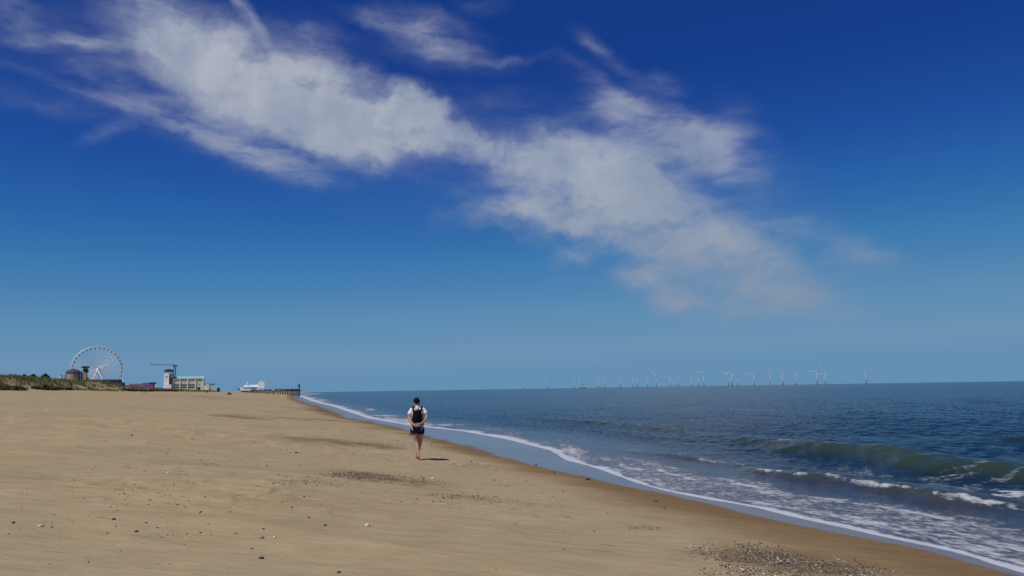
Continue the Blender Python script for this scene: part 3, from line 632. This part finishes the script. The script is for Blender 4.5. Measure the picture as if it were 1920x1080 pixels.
small = [(247,817.5),(454,862),(139,901),(79,893),(157,935),(207,951),(220,958),(333,947),(348,951),(342,968),(274,981),(375,962),(392,982),(376,999),(377,960),(431,960),(295,990),(233,926),(224,927),(297,925),(314,918),(300,925),(326,909),(40,951),(102,966),(97,989),(579,971),(1015,924),(1037,931),(1056,920),(970,937),(950,910),(927,900),(987,902),(810,928),(812,941),(826,940),(782,936),(752,941),(610,938),(570,934),(548,952),(303,1008),(201,1000),(166,1054),(93,1058),(1059,997),(1114,996),(968,982),(1057,1030),(930,1068),(1373,978),(500,874),(440,848),(305,872),(280,833),(360,824),(315,840),(197,828),(313,850),(256,879),(350,890),(1005,871),(1040,886),(930,882),(352,904)]
for x_, y_ in small:
    pebble(x_, y_, rnd.uniform(2.8,5.2), rnd.choice(('dark','dark','dark','brown')), "small dark pebble lying by itself on the dry sand", SM, rnd.uniform(.8,1.3))

# ------------------------------------------------------------------ dune grass
def blades(name, P, m, label, cat, n, h, wdt):      # P: array of tufts (x, y, size)
    N_ = len(P)*n; x = np.repeat(P[:,0],n); y = np.repeat(P[:,1],n); sc_ = np.repeat(P[:,2],n); z = np.repeat(H(P[:,0],P[:,1]),n)-.05
    tone_ = np.clip(np.repeat(nr.uniform(0,1,len(P)),n)*.7+nr.uniform(0,.3,N_),0,1)
    a = nr.uniform(0,6.28,N_); l = h*sc_*nr.uniform(.55,1.15,N_); le = nr.uniform(.1,.6,N_)*l; w = wdt*nr.uniform(.7,1.3,N_)
    bx = x+nr.normal(0,.28,N_)*sc_; by = y+nr.normal(0,.28,N_)*sc_; dx, dy = np.cos(a), np.sin(a); ox, oy = -dy*w, dx*w
    V = np.stack([np.stack(v,-1) for v in ((bx-ox,by-oy,z),(bx+ox,by+oy,z),(bx+dx*le*.4+ox*.8,by+dy*le*.4+oy*.8,z+l*.65),(bx+dx*le*.4-ox*.8,by+dy*le*.4-oy*.8,z+l*.65),(bx+dx*le,by+dy*le,z+l*.95),(bx+dx*le+ox*.2,by+dy*le+oy*.2,z+l*.95))],1).reshape(-1,3)
    i = np.arange(N_)[:,None]*6; F = np.concatenate([i+np.array([[0,1,2,3]]), i+np.array([[3,2,5,4]])])
    return tag(np_mesh(name, V, F, m, False, {'tone':np.repeat(tone_,6)}), label, cat, kind='stuff')
def leaf_mat(name, cols):
    m = pebble_mat(name, cols, .7); return m
grass_m = leaf_mat('marram_grass', [(.065,.085,.028),(.105,.135,.040),(.15,.158,.055),(.20,.175,.075),(.28,.235,.12)])
scrub_m = leaf_mat('dune_scrub', [(.010,.014,.007),(.018,.020,.009),(.035,.030,.014),(.05,.035,.02)])
NP = 60000
Yg = np.exp(nr.uniform(math.log(95), math.log(560), NP)); sg = nr.uniform(44, 80, NP); xg = xs(Yg)-sg/.95
eg = 52 + 10*(fbm(xg/14+3, Yg/14, 3, 5)-.5); cl = fbm(xg/4.5, Yg/8, 3, 201)
ok = (960+xg/Yg*FPX > -150) & (sg > eg-2.2+4*(cl-.4)) & (nr.uniform(0,1,NP) < .25+1.3*sstep(.3,.6,cl)) & ((sg > eg+2.5) | (cl > .5))
pg = np.stack([xg,Yg,nr.uniform(.6,1.2,NP)*np.where(Yg<260,1,.75)],-1)[ok][:11000]
fr = (960+xg/Yg*FPX > -150) & (Yg < 360) & (sg > eg-1.5) & (sg < eg+1.6) & (fbm(xg/5, Yg/9, 3, 231) > np.where(Yg < 175, .50, .57))
fg = np.stack([xg,Yg,nr.uniform(.6,1.3,NP)],-1)[fr][:700]
blades('dune_grass', pg, grass_m, "green marram grass covering the dune along the back of the beach", 'grass', 10, .72, .04)
blades('dune_scrub', fg, scrub_m, "dark low scrub along the foot of the grassy dune", 'scrub', 14, .62, .07)
bark = mat('bark', (.06,.045,.03), .9); leaf = leaf_mat('far_leaves', [(.012,.022,.014),(.025,.04,.018),(.045,.06,.022)])
for i,(px_, py_, w_, D_) in enumerate([(6,703.6,9,260),(20,705,10,270),(36,703.8,11,280),(46,704.2,10,265),(61,702.6,12,270),(86,702.2,14,250)]):
    c = at_y(px_, py_, D_); zg = float(H(c.x, D_)[0]); r_ = w_*D_/FPX/2; ht = c.z-zg
    t_ = empty('tree', (c.x, D_, zg), 0, "low wind shaped tree behind the dune, "+("leftmost of six","second from the left","third from the left","third from the kiosk","second from the kiosk","nearest the white kiosk")[i], 'tree', "trees behind the dune")
    MB().tube([(0,0,-.3),(.1,0,ht*.4),(.05,.1,ht*.75)], [.22,.16,.06], 7).tube([(.1,0,ht*.4),(r_*.5,0,ht*.7)], [.1,.04], 6).tube([(.1,0,ht*.4),(-r_*.5,.2,ht*.72)], [.1,.04], 6).build('trunk', bark, t_, True)
    n_ = 900; u = nr.normal(0,1,(n_,3)); u /= np.linalg.norm(u,axis=1)[:,None]; u *= (nr.uniform(.25,1,n_)**.5*(.75+.5*vnoise(u[:,0]*2+i*5,u[:,2]*2,300)))[:,None]
    P_ = u*np.array([r_,r_,ht*.33])+np.array([0,0,ht*.68]); s3 = .16; A = nr.normal(0,s3,(n_,3)); B_ = nr.normal(0,s3,(n_,3))
    V = np.stack([P_-A,P_+B_,P_+A,P_-B_],1).reshape(-1,3); F = np.arange(n_*4).reshape(-1,4)
    cr = np_mesh('crown', V, F, leaf, False, {'tone':np.repeat(nr.uniform(0,1,n_),4)}); cr.parent = t_

# ------------------------------------------------------------------ far buildings, wheel, pier
class Site:                                       # a spot far off, its front turned to the camera
    def __init__(s, pxc, D, name, label, cat, turn=0.0, zb=None):
        c = at_y(pxc, 700, D); s.x, s.D = c.x, D; s.z = float(H(c.x, D)[0]) if zb is None else zb
        s.az = math.atan2(c.x, D); s.k = D*math.cos(s.az)/FPX; s.pxc = pxc
        s.o = empty(name, (c.x, D, s.z), -s.az+turn, label, cat)
    def X(s, px): return (px-s.pxc)*s.k
    def Z(s, px, py): return at_y(px, py, s.D).z - s.z
    def box(s, name, m, x0, x1, y0, y1, d0=0, d1=6, parent=None):        # image box -> solid box; y1 None = down to the ground
        xm = (x0+x1)/2
        return MB().box(s.X(x0), s.X(x1), d0, d1, -.5 if y1 is None else s.Z(xm,y1), s.Z(xm,y0)).build(name, m, parent or s.o)
cream = mat('cream_render', (.62,.57,.46), .85, .06, .4, .2); white_p = mat('white_paint', (.86,.85,.82), .6, .04, .4, .3); tan_w = mat('tan_render', (.34,.30,.24), .85, .1, .4, .2)
slate = mat('slate_roof', (.065,.07,.08), .7, .15, .8, .3); green_r = mat('green_roof', (.32,.53,.48), .55, .06, .4, .35); green_g = mat('green_glass', (.10,.17,.15), .25, .1, .5, .5)
dark_g = mat('dark_glass', (.02,.03,.035), .2, .1, .5, .5); purple = mat('purple_paint', (.36,.18,.42), .6, .12, .4, .3); dpurple = mat('dark_purple', (.06,.035,.12), .6, .12, .4, .3)
dkwood = mat('dark_timber', (.035,.03,.027), .85, .2, .8, .2); brown = mat('brown_timber', (.16,.09,.06), .8, .15, .8, .2); steel = mat('blue_steel', (.045,.07,.14), .5, .1, .5, .4)
white_s = mat('white_steel', (.78,.80,.82), .4, .04, .5, .4); bluish = mat('pale_blue_canvas', (.40,.52,.66), .7, .05, .4, .2); glass_b = mat('blue_glass', (.10,.17,.25), .2, .1, .5, .5); tan_b = mat('tan_board', (.42,.30,.22), .8, .1, .4, .2)

# big wheel
S = Site(182, 755, 'ferris_wheel', "white big wheel with dark gondolas rising behind the dune", 'ferris wheel', R(9))
hz_ = S.Z(182, 693.8); RW = 44.3*S.D/FPX; hubY = 0
for yy in (-1.5, 1.5):
    MB().tube([(RW*math.cos(a), yy, hz_+RW*math.sin(a)) for a in np.linspace(0,2*math.pi,73)], .22, 6, False).build('rim', white_s, S.o, True)
MB().tube([(RW*.955*math.cos(a), 0, hz_+RW*.955*math.sin(a)) for a in np.linspace(0,2*math.pi,73)], .16, 6, False).build('inner_ring', white_s, S.o, True)
mh = MB(); mh.tube([(0,-2.6,hz_),(0,2.6,hz_)], 1.5, 16); mh.build('hub', white_s, S.o, True)
sp0 = MB().tube([(0,-1.9,1.2),(RW*.045,-1.5,RW)], .085, 5).tube([(0,1.9,1.2),(-RW*.045,1.5,RW)], .085, 5).tube([(.8,-1.9,.9),(-RW*.03,-1.5,RW)], .075, 5).build('spoke', white_s, S.o); sp0.location = (0,0,hz_)
gon = MB(); gon.lathe([(.5,-1.75),(1.0,-1.6),(1.15,-.9),(1.1,-.1),(.8,.15),(.25,.35)], 10).tube([(-.9,0,.0),(0,0,.7),(.9,0,0)], .08, 5)
gon = gon.build('gondola', mat('gondola_blue', (.11,.15,.21), .35, .1, 1, .5), S.o, True)
for i in range(36):
    a = i*2*math.pi/36 + .05
    sp_ = sp0 if i == 0 else sp0.copy(); gd = gon if i == 0 else gon.copy()
    if i: C.objects.link(sp_); C.objects.link(gd)
    sp_.rotation_euler = (0, a, 0); gd.scale = (.72,.72,.72); gd.location = ((RW-.9)*math.sin(a), 0, hz_+(RW-.9)*math.cos(a)-.4)
for yy in (-3.4, 3.4):
    for s_ in (-1, 1):
        MB().tube([(0,yy*.7,hz_),(s_*11.5*hz_/25,yy*1.7,-.4)], [.42,.62], 8).build('leg', white_s, S.o, True)
MB().box(-14,14,-8,8,-.6,.9).build('base', mat('grey_concrete', (.3,.3,.3), .9, .1, .5), S.o)

S = Site(137, 560, 'pavilion', "tan pavilion with a shallow grey domed roof left of the big wheel", 'building')
r_ = (151-123)/2*S.k; n = 8; ze = S.Z(137,698); za = S.Z(137.6,691.3)
MB().lathe([(r_*.98,-.5),(r_*.98,ze-.02)], 12, (0,r_)).build('wall', tan_w, S.o)
MB().lathe([(r_*1.08,ze),(r_*1.06,ze+.15),(r_*.9,ze+(za-ze)*.42),(r_*.6,ze+(za-ze)*.75),(r_*.25,za-.1),(.2,za),(.15,za+.6)], 12, (0,r_)).build('roof', slate, S.o)
MB().lathe([(r_*1.005,ze-1.0),(r_*1.005,ze-.3)], 12, (0,r_), False).build('window_band', mat('dull_glass', (.12,.12,.12), .4), S.o)
S.box('door_bay', dpurple, 151.2, 155, 696, None, 1, 7); S.box('side_wing', cream, 155.3, 161, 699, None, 1.5, 9); S.box('side_wing', tan_w, 121.6, 124, 702, None, 3, 9)
S = Site(159.5, 580, 'tiered_tower', "narrow tower of dark stacked slabs in front of the big wheel's left side", 'tower')
S.box('core', cream, 156, 164, 689.2, None, 1, 5)
for x0,x1,y0,y1 in ((152,168,686.8,689.2),(155,165.5,692,695),(158,166,696,698.2),(155,163,702,703.2)): S.box('slab', dkwood, x0,x1,y0,y1,-1,6)
MB().tube([(S.X(158),-1.5,S.Z(158,703.5)),(S.X(167),-2.5,S.Z(167,712))], [(.5,.9),(.5,.9)], 6).build('stair', brown, S.o)
S = Site(113.3, 400, 'kiosk', "small white kiosk poking above the dune left of the domed pavilion", 'kiosk')
S.box('wall', white_p, 110.8, 115.6, 702, None, 0, 2.2); S.box('dark_side', dkwood, 115.8, 117.5, 703.5, None, .3, 2)  # darker slab along the kiosk's right side
MB().prism([(S.X(110.2),S.Z(113,701.95)),(S.X(116.1),S.Z(113,701.95)),(S.X(113.2),S.Z(113,700.4))], -.2, 2.4).build('roof', white_p, S.o)
S = Site(200, 520, 'arcade', "long low grey violet arcade below the big wheel", 'building')
gv = mat('grey_violet', (.14,.12,.19), .7, .1, .4)
S.box('wall', gv, 166, 231, 713, None, 0, 12); S.box('roof', mat('violet_roof', (.20,.19,.27), .6), 165, 232, 711.2, 712.9, -.6, 12.6)
for i in range(8): S.box('window', dark_g, 170+i*7.4, 174+i*7.4, 713.6, 715.8, -.06, .4)
S = Site(231.3, 500, 'white_post', "white post at the right end of the grey violet arcade", 'post')
MB().tube([(0,-2,-.3),(0,-2,S.Z(231.3,710.8))], .32, 8).lathe([(.05,S.Z(231.3,710.2)),(.5,S.Z(231.3,710.7)),(.5,S.Z(231.3,711.3)),(.3,S.Z(231.3,711.6))], 8, (0,-2)).build('post', white_p, S.o, True)
S = Site(230.5, 420, 'dark_tent', "dark pointed tent on the dune beside the white post", 'tent')
w_ = 5.2*S.k; MB().lathe([(w_,-.3),(w_,S.Z(230,719)),(w_*1.08,S.Z(230,718.8)),(w_*.5,S.Z(230,717)),(.15,S.Z(230.5,715.2))], 10, (0,2)).build('canvas', mat('dark_canvas', (.05,.05,.085), .8), S.o)
S = Site(270, 470, 'arcade', "bright purple amusement arcade behind the two dark walkers", 'building')
S.box('wall', purple, 268, 293, 719, None, 0, 8); S.box('wall', mat('faded_purple', (.36,.16,.34), .7), 243, 267.8, 719.6, None, 1, 8)
S.box('roof', dpurple, 280, 294, 716.8, 718.8, -.4, 8.4); S.box('roof', purple, 267.4, 279.8, 717.8, 718.9, -.3, 8.3); S.box('end_bay', dpurple, 288.6, 290.6, 719.4, None, -.4, 1); S.box('door_post', white_p, 291.3, 293.2, 720.3, None, -.5, 1)
S.box('sign_band', mat('pink_board', (.46,.18,.44), .6), 270, 287, 719.8, 721.2, -.25, .5)

# seafront hall with tower
S = Site(354, 600, 'seafront_hall', "cream seafront hall with green roof, white pilasters and a dark capped tower", 'building', R(-3))
o = S.o
S.box('wall', cream, 325.2, 383, 710.2, None, 0, 14)
zb0, zt0 = S.Z(354,709.9), S.Z(354,705.2)
MB().add([(S.X(324.3),-.7,zb0),(S.X(383),-.7,zb0),(S.X(382.2),5,zt0),(S.X(326.5),5,zt0),(S.X(324.3),14.5,zb0),(S.X(383),14.5,zb0)],[(0,1,2,3),(3,2,5,4),(0,3,4),(1,5,2),(0,4,5,1)]).build('roof', green_r, o)
S.box('roof_edge', white_p, 381.6, 383.4, 704.2, 710, -.9, 5)
for x in (325.6, 338.4, 352.6, 367.2, 381.8): S.box('pilaster', white_p, x-.75, x+.75, 710.3, None, -.55, .8)
for x0, x1 in ((326.8,337.3),(339.5,351.6),(353.8,366.1)):
    f = S.box('window', green_g, x0, x1, 720.3, 724.6, -.12, .5); S.box('sill', white_p, x0-.2, x1+.2, 724.65, 725.2, -.35, .4, f)
    S.box('doorway', dark_g, x0, x1, 725.3, 727.4, -.1, .5)
S.box('doorway', dark_g, 371, 376, 725.8, None, -.1, .5); S.box('vent', mat('grey_vent', (.35,.3,.28), .7), 372.5, 374.8, 719.6, 722, -.08, .4)
tw = S.box('tower', white_p, 308.6, 318.2, 700.4, None, -2.5, 3.5); S.box('tower_wing', cream, 318.3, 324.8, 700.8, None, .5, 3.5, None)
S.box('recess_shade', mat('painted_shade_grey', (.16,.15,.13), .85), 318.8, 324.4, 708.3, None, -.3, .45, tw); S.box('ledge', green_r, 318.4, 325, 706.6, 708, -1.2, .45, tw); S.box('clock_panel', mat('clock_grey', (.2,.17,.15), .7), 312, 315.8, 706, 707.6, -2.6, -2.4, tw)  # dark grey slab paints in the shade of the tower's recessed side
for x in (309.8, 313.2, 317, 320.5, 323.3): S.box('belfry_post', mat('red_timber', (.20,.085,.06), .7), x-.55, x+.55, 697.2, 700.4, -2 if x < 318 else .8, -1.4 if x < 318 else 1.4, tw)
xc = S.X(316.5); rr = 8.6*S.k; MB().lathe([(rr*.9,S.Z(316,697.3)),(rr*1.0,S.Z(316,696.6)),(rr*1.03,S.Z(316,695.2)),(rr*.82,S.Z(316,693.6)),(rr*.45,S.Z(316,692.5)),(.2,S.Z(316,692.1))], 10, (xc,.6)).build('tower_roof', mat('dark_cap', (.045,.04,.05), .7), tw)
S.box('porch', white_p, 312, 323.4, 721.3, None, -5, -2.6)
S = Site(393.5, 590, 'annex', "low white and pale green annex right of the seafront hall", 'building')
S.box('wall', white_p, 383.6, 392.3, 722.3, None, -1, 6); S.box('hall_wall', mat('pale_green_wall', (.50,.60,.46), .8), 392.6, 403.6, 719.6, None, 0, 9); S.box('roof', green_r, 386, 404, 718.2, 719.55, -.4, 9.4)
for x in (387, 390): S.box('window', dark_g, x-.5, x+.5, 723.6, 725, -1.06, -.6)
S.box('dark_gable', dkwood, 384, 386, 719.6, 721.4, 0, 3)
S = Site(410.5, 480, 'beach_hut', "small dark purple roofed hut right of the annex", 'hut')
S.box('wall', dpurple, 407.8, 413.2, 728.4, None, 0, 3); MB().prism([(S.X(407),S.Z(410,728.35)),(S.X(414),S.Z(410,728.35)),(S.X(410.5),S.Z(410,726.8))], -.4, 3.4).build('roof', slate, S.o)
p = at_y(429.8, 734.5, 300); p.z = float(H(p.x,p.y)[0]); o = empty('beach_tent', p, .3, "small dark purple dome tent pitched on the far sand", 'tent')
MB().lathe([(.85,-.05),(.84,.25),(.7,.6),(.42,.85),(.12,.97),(.02,1.0)], 14).build('canopy', mat('violet_nylon', (.10,.05,.14), .6), o, True); MB().prism([(-.3,0),(.3,0),(0,.62)], -.87, -.5).build('opening', dkwood, o)

# tower crane behind the hall
S = Site(327.5, 690, 'tower_crane', "tower crane with dark mast and long jib behind the seafront hall", 'crane')
zt = S.Z(327.5, 686); m = MB(); hw = .75
for ax in (-hw,hw):
    for ay in (-hw,hw): m.tube([(ax,ay,-.4),(ax,ay,zt)], .30, 5)
nb_ = 14
for i in range(nb_):
    z0, z1 = zt*i/nb_, zt*(i+1)/nb_; s_ = 1 if i%2 else -1
    for yy in (-hw,hw): m.tube([(-hw*s_,yy,z0),(hw*s_,yy,z1)], .2, 5); m.tube([(yy,-hw*s_,z0),(yy,hw*s_,z1)], .2, 5)
m.build('mast', steel, S.o)
MB().box(-1.0,1.0,-1.3,1.3,zt,zt+.6).box(-1.6,-.5,-2.2,-1.3,zt-.9,zt+.7).build('cab', steel, S.o)
ztop = zt+.6; xl = S.X(281.5); xr = S.X(333); apex = (S.X(325.5), 0, S.Z(325,680.6))
m = MB(); m.tube([(0,-.45,ztop),(xl,-.3,ztop+.3)], .11, 5).tube([(0,.45,ztop),(xl,.3,ztop+.3)], .11, 5).tube([(0,0,ztop+1.0),(xl,0,ztop+.8)], .11, 5)
for i in range(22):
    t0_, t1_ = i/22, (i+.5)/22; m.tube([(xl*t0_,-.4,ztop+.1),(xl*t1_,0,ztop+.95)], .05, 4).tube([(xl*t1_,0,ztop+.95),(xl*(i+1)/22,.4,ztop+.1)], .05, 4)
m.build('jib', steel, S.o); MB().tube([(0,-.4,ztop),(xr,-.4,ztop+.1)], .13, 5).tube([(0,.4,ztop),(xr,.4,ztop+.1)], .13, 5).build('counter_jib', steel, S.o); MB().box(xr-1.1,xr-.1,-.7,.7,ztop-1.2,ztop+.3).build('counterweight', mat('grey_concrete2', (.2,.2,.22), .9), S.o)
MB().tube([(-.4,0,ztop),apex],.1,5).tube([(.4,0,ztop),apex],.1,5).build('apex_frame', white_s, S.o); MB().tube([apex,(xl*.6,0,ztop+.9)],.045,4).tube([apex,(xr*.9,0,ztop+.2)],.045,4).build('tie_rod', white_s, S.o)

# pier
S = Site(505, 700, 'pier', "seaside pier with white gabled theatre on dark stilts at the far end of the beach", 'pier', 0, zb=0.0)
o = S.o
S.box('deck', dkwood, 452, 510, 731.6, 732.9, -3, 16); S.box('deck', dkwood, 510.05, 566.5, 731.9, 733.3, -2, 14); S.box('fascia', white_p, 452, 470, 731.2, 732.6, -3.4, -3.05)
for i, px_ in enumerate(np.linspace(455, 563, 34)):
    for d_ in (-1, 11):
        c = S.o.matrix_world; y1 = 733.2
        MB().tube([(S.X(px_)+.2*(i%3), d_, -2.5),(S.X(px_), d_, S.Z(px_,732.9)-.02)], .42 if px_ < 515 else .3, 6).build('stilt', dkwood, o)
S.box('wall', white_p, 458, 484, 725.9, 731.55, 0, 12)
MB().add([(S.X(457.4),-.5,S.Z(470,725.85)),(S.X(484),-.5,S.Z(470,725.85)),(S.X(484),6,S.Z(470,721.6)),(S.X(459.3),6,S.Z(470,721.6)),(S.X(457.4),12.5,S.Z(470,725.85)),(S.X(484),12.5,S.Z(470,725.85))],[(0,1,2,3),(3,2,5,4),(0,3,4),(1,5,2),(0,4,5,1)]).build('roof', mat('pale_roof', (.70,.72,.76), .5), o)
S.box('front_block', white_p, 451, 457.9, 726.3, 731.15, 1, 9); S.box('booth', mat('blue_dark', (.05,.07,.14), .7), 447.5, 450.6, 728, 731.5, 1, 5)
MB().prism([(S.X(484.05),S.Z(484,731.55)),(S.X(484.05),S.Z(484,717.2)),(S.X(490.4),S.Z(490.4,713.6)),(S.X(496.6),S.Z(496.6,717.1)),(S.X(496.6),S.Z(496.6,731.55))], -1.2, 16).build('gable_hall', white_p, o)
for x in np.linspace(473.5, 481, 4): S.box('window', glass_b, x-.8, x+.8, 727.6, 731, -.1, .4)
S.box('gable_porch', mat('pale_grey', (.55,.57,.6), .7), 484.6, 496, 727.3, 731.5, -2.6, -1.25)
t_ = MB().lathe([(.5,S.Z(464.8,722.2)),(.5,S.Z(464.8,719)),(.75,S.Z(464.8,718.8)),(.6,S.Z(464.8,717.6)),(.1,S.Z(464.8,715.8))], 8, (S.X(464.8),4)).build('turret', white_p, o, True)
def stall(px0, px1, y0, y1, m, label, roofm=None, d=4, y2=731.9):
    Q = Site((px0+px1)/2, 697, 'pier_stall', label, 'stall', 0, zb=0.0)
    zb_ = Q.Z((px0+px1)/2, y2)+.02; MB().box(Q.X(px0),Q.X(px1),1,1+d,zb_,Q.Z((px0+px1)/2,y1)).build('wall', m, Q.o)
    MB().prism([(Q.X(px0-.4),Q.Z(px0,y1)+.01),(Q.X(px1+.4),Q.Z(px1,y1)+.01),(Q.X(px1-.6),Q.Z(px1,y0)),(Q.X(px0+.6),Q.Z(px0,y0))], .6, 1.4+d).build('roof', roofm or m, Q.o)
    return Q
stall(497.2, 504, 729.3, 730, white_p, "long white stall on the pier just right of the gabled theatre"); stall(505, 510, 729.8, 730.3, slate, "low grey stall in the middle of the pier")
stall(511.3, 515.5, 728.2, 729, white_p, "white boxy stall at the step in the pier deck"); stall(516.5, 521, 729.2, 729.8, dpurple, "dark stall between the white stall and the pale blue awning")
stall(522.5, 531, 727.2, 729.2, tan_b, "tan pier stall under a pale blue awning", bluish); stall(531.6, 545, 729, 729.6, tan_b, "long tan stall on the seaward half of the pier", mat('rust_roof', (.35,.2,.14), .7))
stall(545.8, 551.5, 729, 729.6, dkwood, "dark low stall near the seaward end of the pier"); stall(552, 563, 729.3, 729.9, mat('magenta_paint', (.22,.05,.22), .6), "magenta ride platform at the seaward end of the pier", dpurple)
Q = Site(560.5, 697, 'fairground_ride', "tall dark purple fairground ride standing at the pier's seaward end", 'ride', 0, zb=0.0)
z0 = Q.Z(560,729.3); z1 = Q.Z(560,722)
MB().tube([(Q.X(561.5),2,z0),(Q.X(562.2),2,(z0+z1)/2),(Q.X(561.2),2,z1)], [.55,.5,.7], 8).build('mast', dpurple, Q.o, True); MB().tube([(Q.X(561.2),2,z1-.2),(Q.X(558.2),2,Q.Z(560,724.6))], [.6,.3], 8).build('arm', dpurple, Q.o, True)
MB().lathe([(.1,z1-.2),(.75,z1+.1),(.8,z1+.5),(.3,z1+.9)], 10, (Q.X(561.4),2)).build('head', mat('navy_paint', (.03,.035,.09), .6), Q.o, True)

# ------------------------------------------------------------------ wind farm
red_b = mat('red_band', (.80,.44,.36), .6, .1, .3, .3); yel_b = mat('yellow_band', (.50,.33,.05), .6, .1, .3, .3); turb_w = mat('turbine_haze_white', (.60,.66,.72), .5, .04, .1, .3)  # turbine white is tinted bluish in place of distance haze
HUB = 60.0
def turbine_proto():
    o = empty('wind_turbine', (0,0,0), 0)
    MB().lathe([(2.6,-12),(2.6,10),(2.75,10.2),(2.75,11)], 16).build('foundation', red_b, o, True)
    MB().lathe([(2.1,11.02),(1.95,24),(1.6,44),(1.3,HUB-1.5)], 16).build('tower', turb_w, o, True)
    MB().tube([(0,5.0,HUB+.3),(0,3,HUB+.4),(0,-2.6,HUB+.3)], [(1.5,1.5),(2.0,2.0),(1.9,1.9)], 12).build('nacelle', turb_w, o, True)
    MB().tube([(0,-2.7,HUB+.3),(0,-4.0,HUB+.3),(0,-5.0,HUB+.3)], [1.7,1.5,.3], 12).build('hub', turb_w, o, True)
    for k_ in range(3):
        b = MB().tube([(0,0,.8),(0,0,3),(.35,0,9),(.2,.1,24),(0,.3,39.5)], [(.7,.7),(.75,.7),(1.0,.9),(.7,.6),(.25,.2)], 8).build('blade', turb_w, o, True)
        b.location = (0,-3.9,HUB+.3); b.rotation_euler = (0, k_*2*math.pi/3, 0)
    return o
TB = [(981.9,716.5,35,20),(1026.4,713,-60,52),(1077.5,714.6,5,75),(1085.7,712.8,0,78),(1121.9,711.8,88,35),(1134.3,710.2,-42,35),(1163.2,708.4,98,30),(1186.8,711.4,8,70),(1195.6,706.7,130,30),
      (1214.3,708.2,128,35),(1231,705.5,82,30),(1256.6,707.7,-85,35),(1264.9,712,150,45),(1272.6,705.5,30,40),(1296,707.7,2,78),(1309.8,707.7,140,45),(1319.7,701.3,50,30),(1366,701.9,170,55),(1372.5,697.5,135,20),
      (1382,707,55,25),(1414,701.9,35,30),(1444.7,702.6,118,28),(1468.3,699,84,30),(1493.3,701.1,146,35),(1532.3,696.8,30,25),(1548,699,130,22),(1624.6,696.8,85,25)]
proto = None; NT = len(TB); idx = 0
vf_ = MB().lathe([(2.6,-12),(2.6,10),(2.75,10.2),(2.75,11)], 16).build('foundation', turb_w, None, True); pale_f = vf_.data; bpy.data.objects.remove(vf_)
ordn = ['','first','second','third','fourth','fifth','sixth','seventh','eighth','ninth','tenth','eleventh','twelfth','thirteenth','fourteenth','fifteenth']
pose = lambda a: 'blade straight up' if abs(a) < 12 else 'blade slanting up right' if 12 <= a < 75 else 'blade level to the right' if 75 <= a < 105 else 'blade drooping right' if a >= 105 else 'blade slanting left'
for px_, hy, ang, yaw in TB:
    idx += 1
    hzy = 729.3-.0157*(px_-960); D = (HUB-ZC)*FPX/(hzy-hy)
    if proto is None: proto = turbine_proto(); t = proto
    else: t = copy_tree(proto)
    c = at_y(px_, hzy, D); t.location = (c.x, D, 0); t.rotation_euler = (0,0,R(-yaw))
    k_ = 0
    for ch_ in sorted(kids(t), key=lambda x: x.name):
        if ch_.name.startswith('blade'): ch_.rotation_euler = (0, R(ang)+k_*2*math.pi/3, 0); k_ += 1
        if ch_.name.startswith('foundation') and px_ < 1280: ch_.data = pale_f
    if idx == 1: pos_ = "leftmost in the row"
    elif idx == NT: pos_ = "rightmost in the row, standing apart"
    elif idx <= 13: pos_ = ordn[idx]+" from the left in the row"
    else: pos_ = ordn[NT-idx+1]+" from the right in the row"
    tag(t, "white offshore wind turbine, "+pos_+", "+pose(ang), 'wind turbine', 'wind turbines of the offshore wind farm')
# boat on the horizon
c = at_y(1093.6, 727.3, 4300); o = empty('boat', (c.x, 4300, 0), 0, "red hulled work boat with a tall mast on the horizon among the turbines", 'boat')
kb = 4300/FPX; L = 5.6*kb
MB().add([(-L,-3.5,-.5),(L*.8,-3.5,-.5),(L*.95,0,-.5),(L*.8,3.5,-.5),(-L,3.5,-.5),(-L*1.02,-4,4.2),(L*.85,-4,4.6),(L*1.08,0,5.4),(L*.85,4,4.6),(-L*1.02,4,4.2)],[(0,1,6,5),(1,2,7,6),(2,3,8,7),(3,4,9,8),(4,0,5,9),(5,6,7,8,9)]).build('hull', mat('red_hull', (.20,.045,.05), .5, .1, .2, .4), o)
MB().box(-L*.35,L*.25,-2.6,2.6,4.4,9).box(-L*.2,L*.1,-2,2,9.02,11.5).build('cabin', mat('pale_cabin', (.55,.5,.5), .6), o); MB().tube([(0,0,11),(0,0,31)], [.8,.4], 8).tube([(-3.5,0,21),(3.5,0,21)], .35, 6).build('mast', mat('dark_mast', (.06,.07,.09), .6), o)
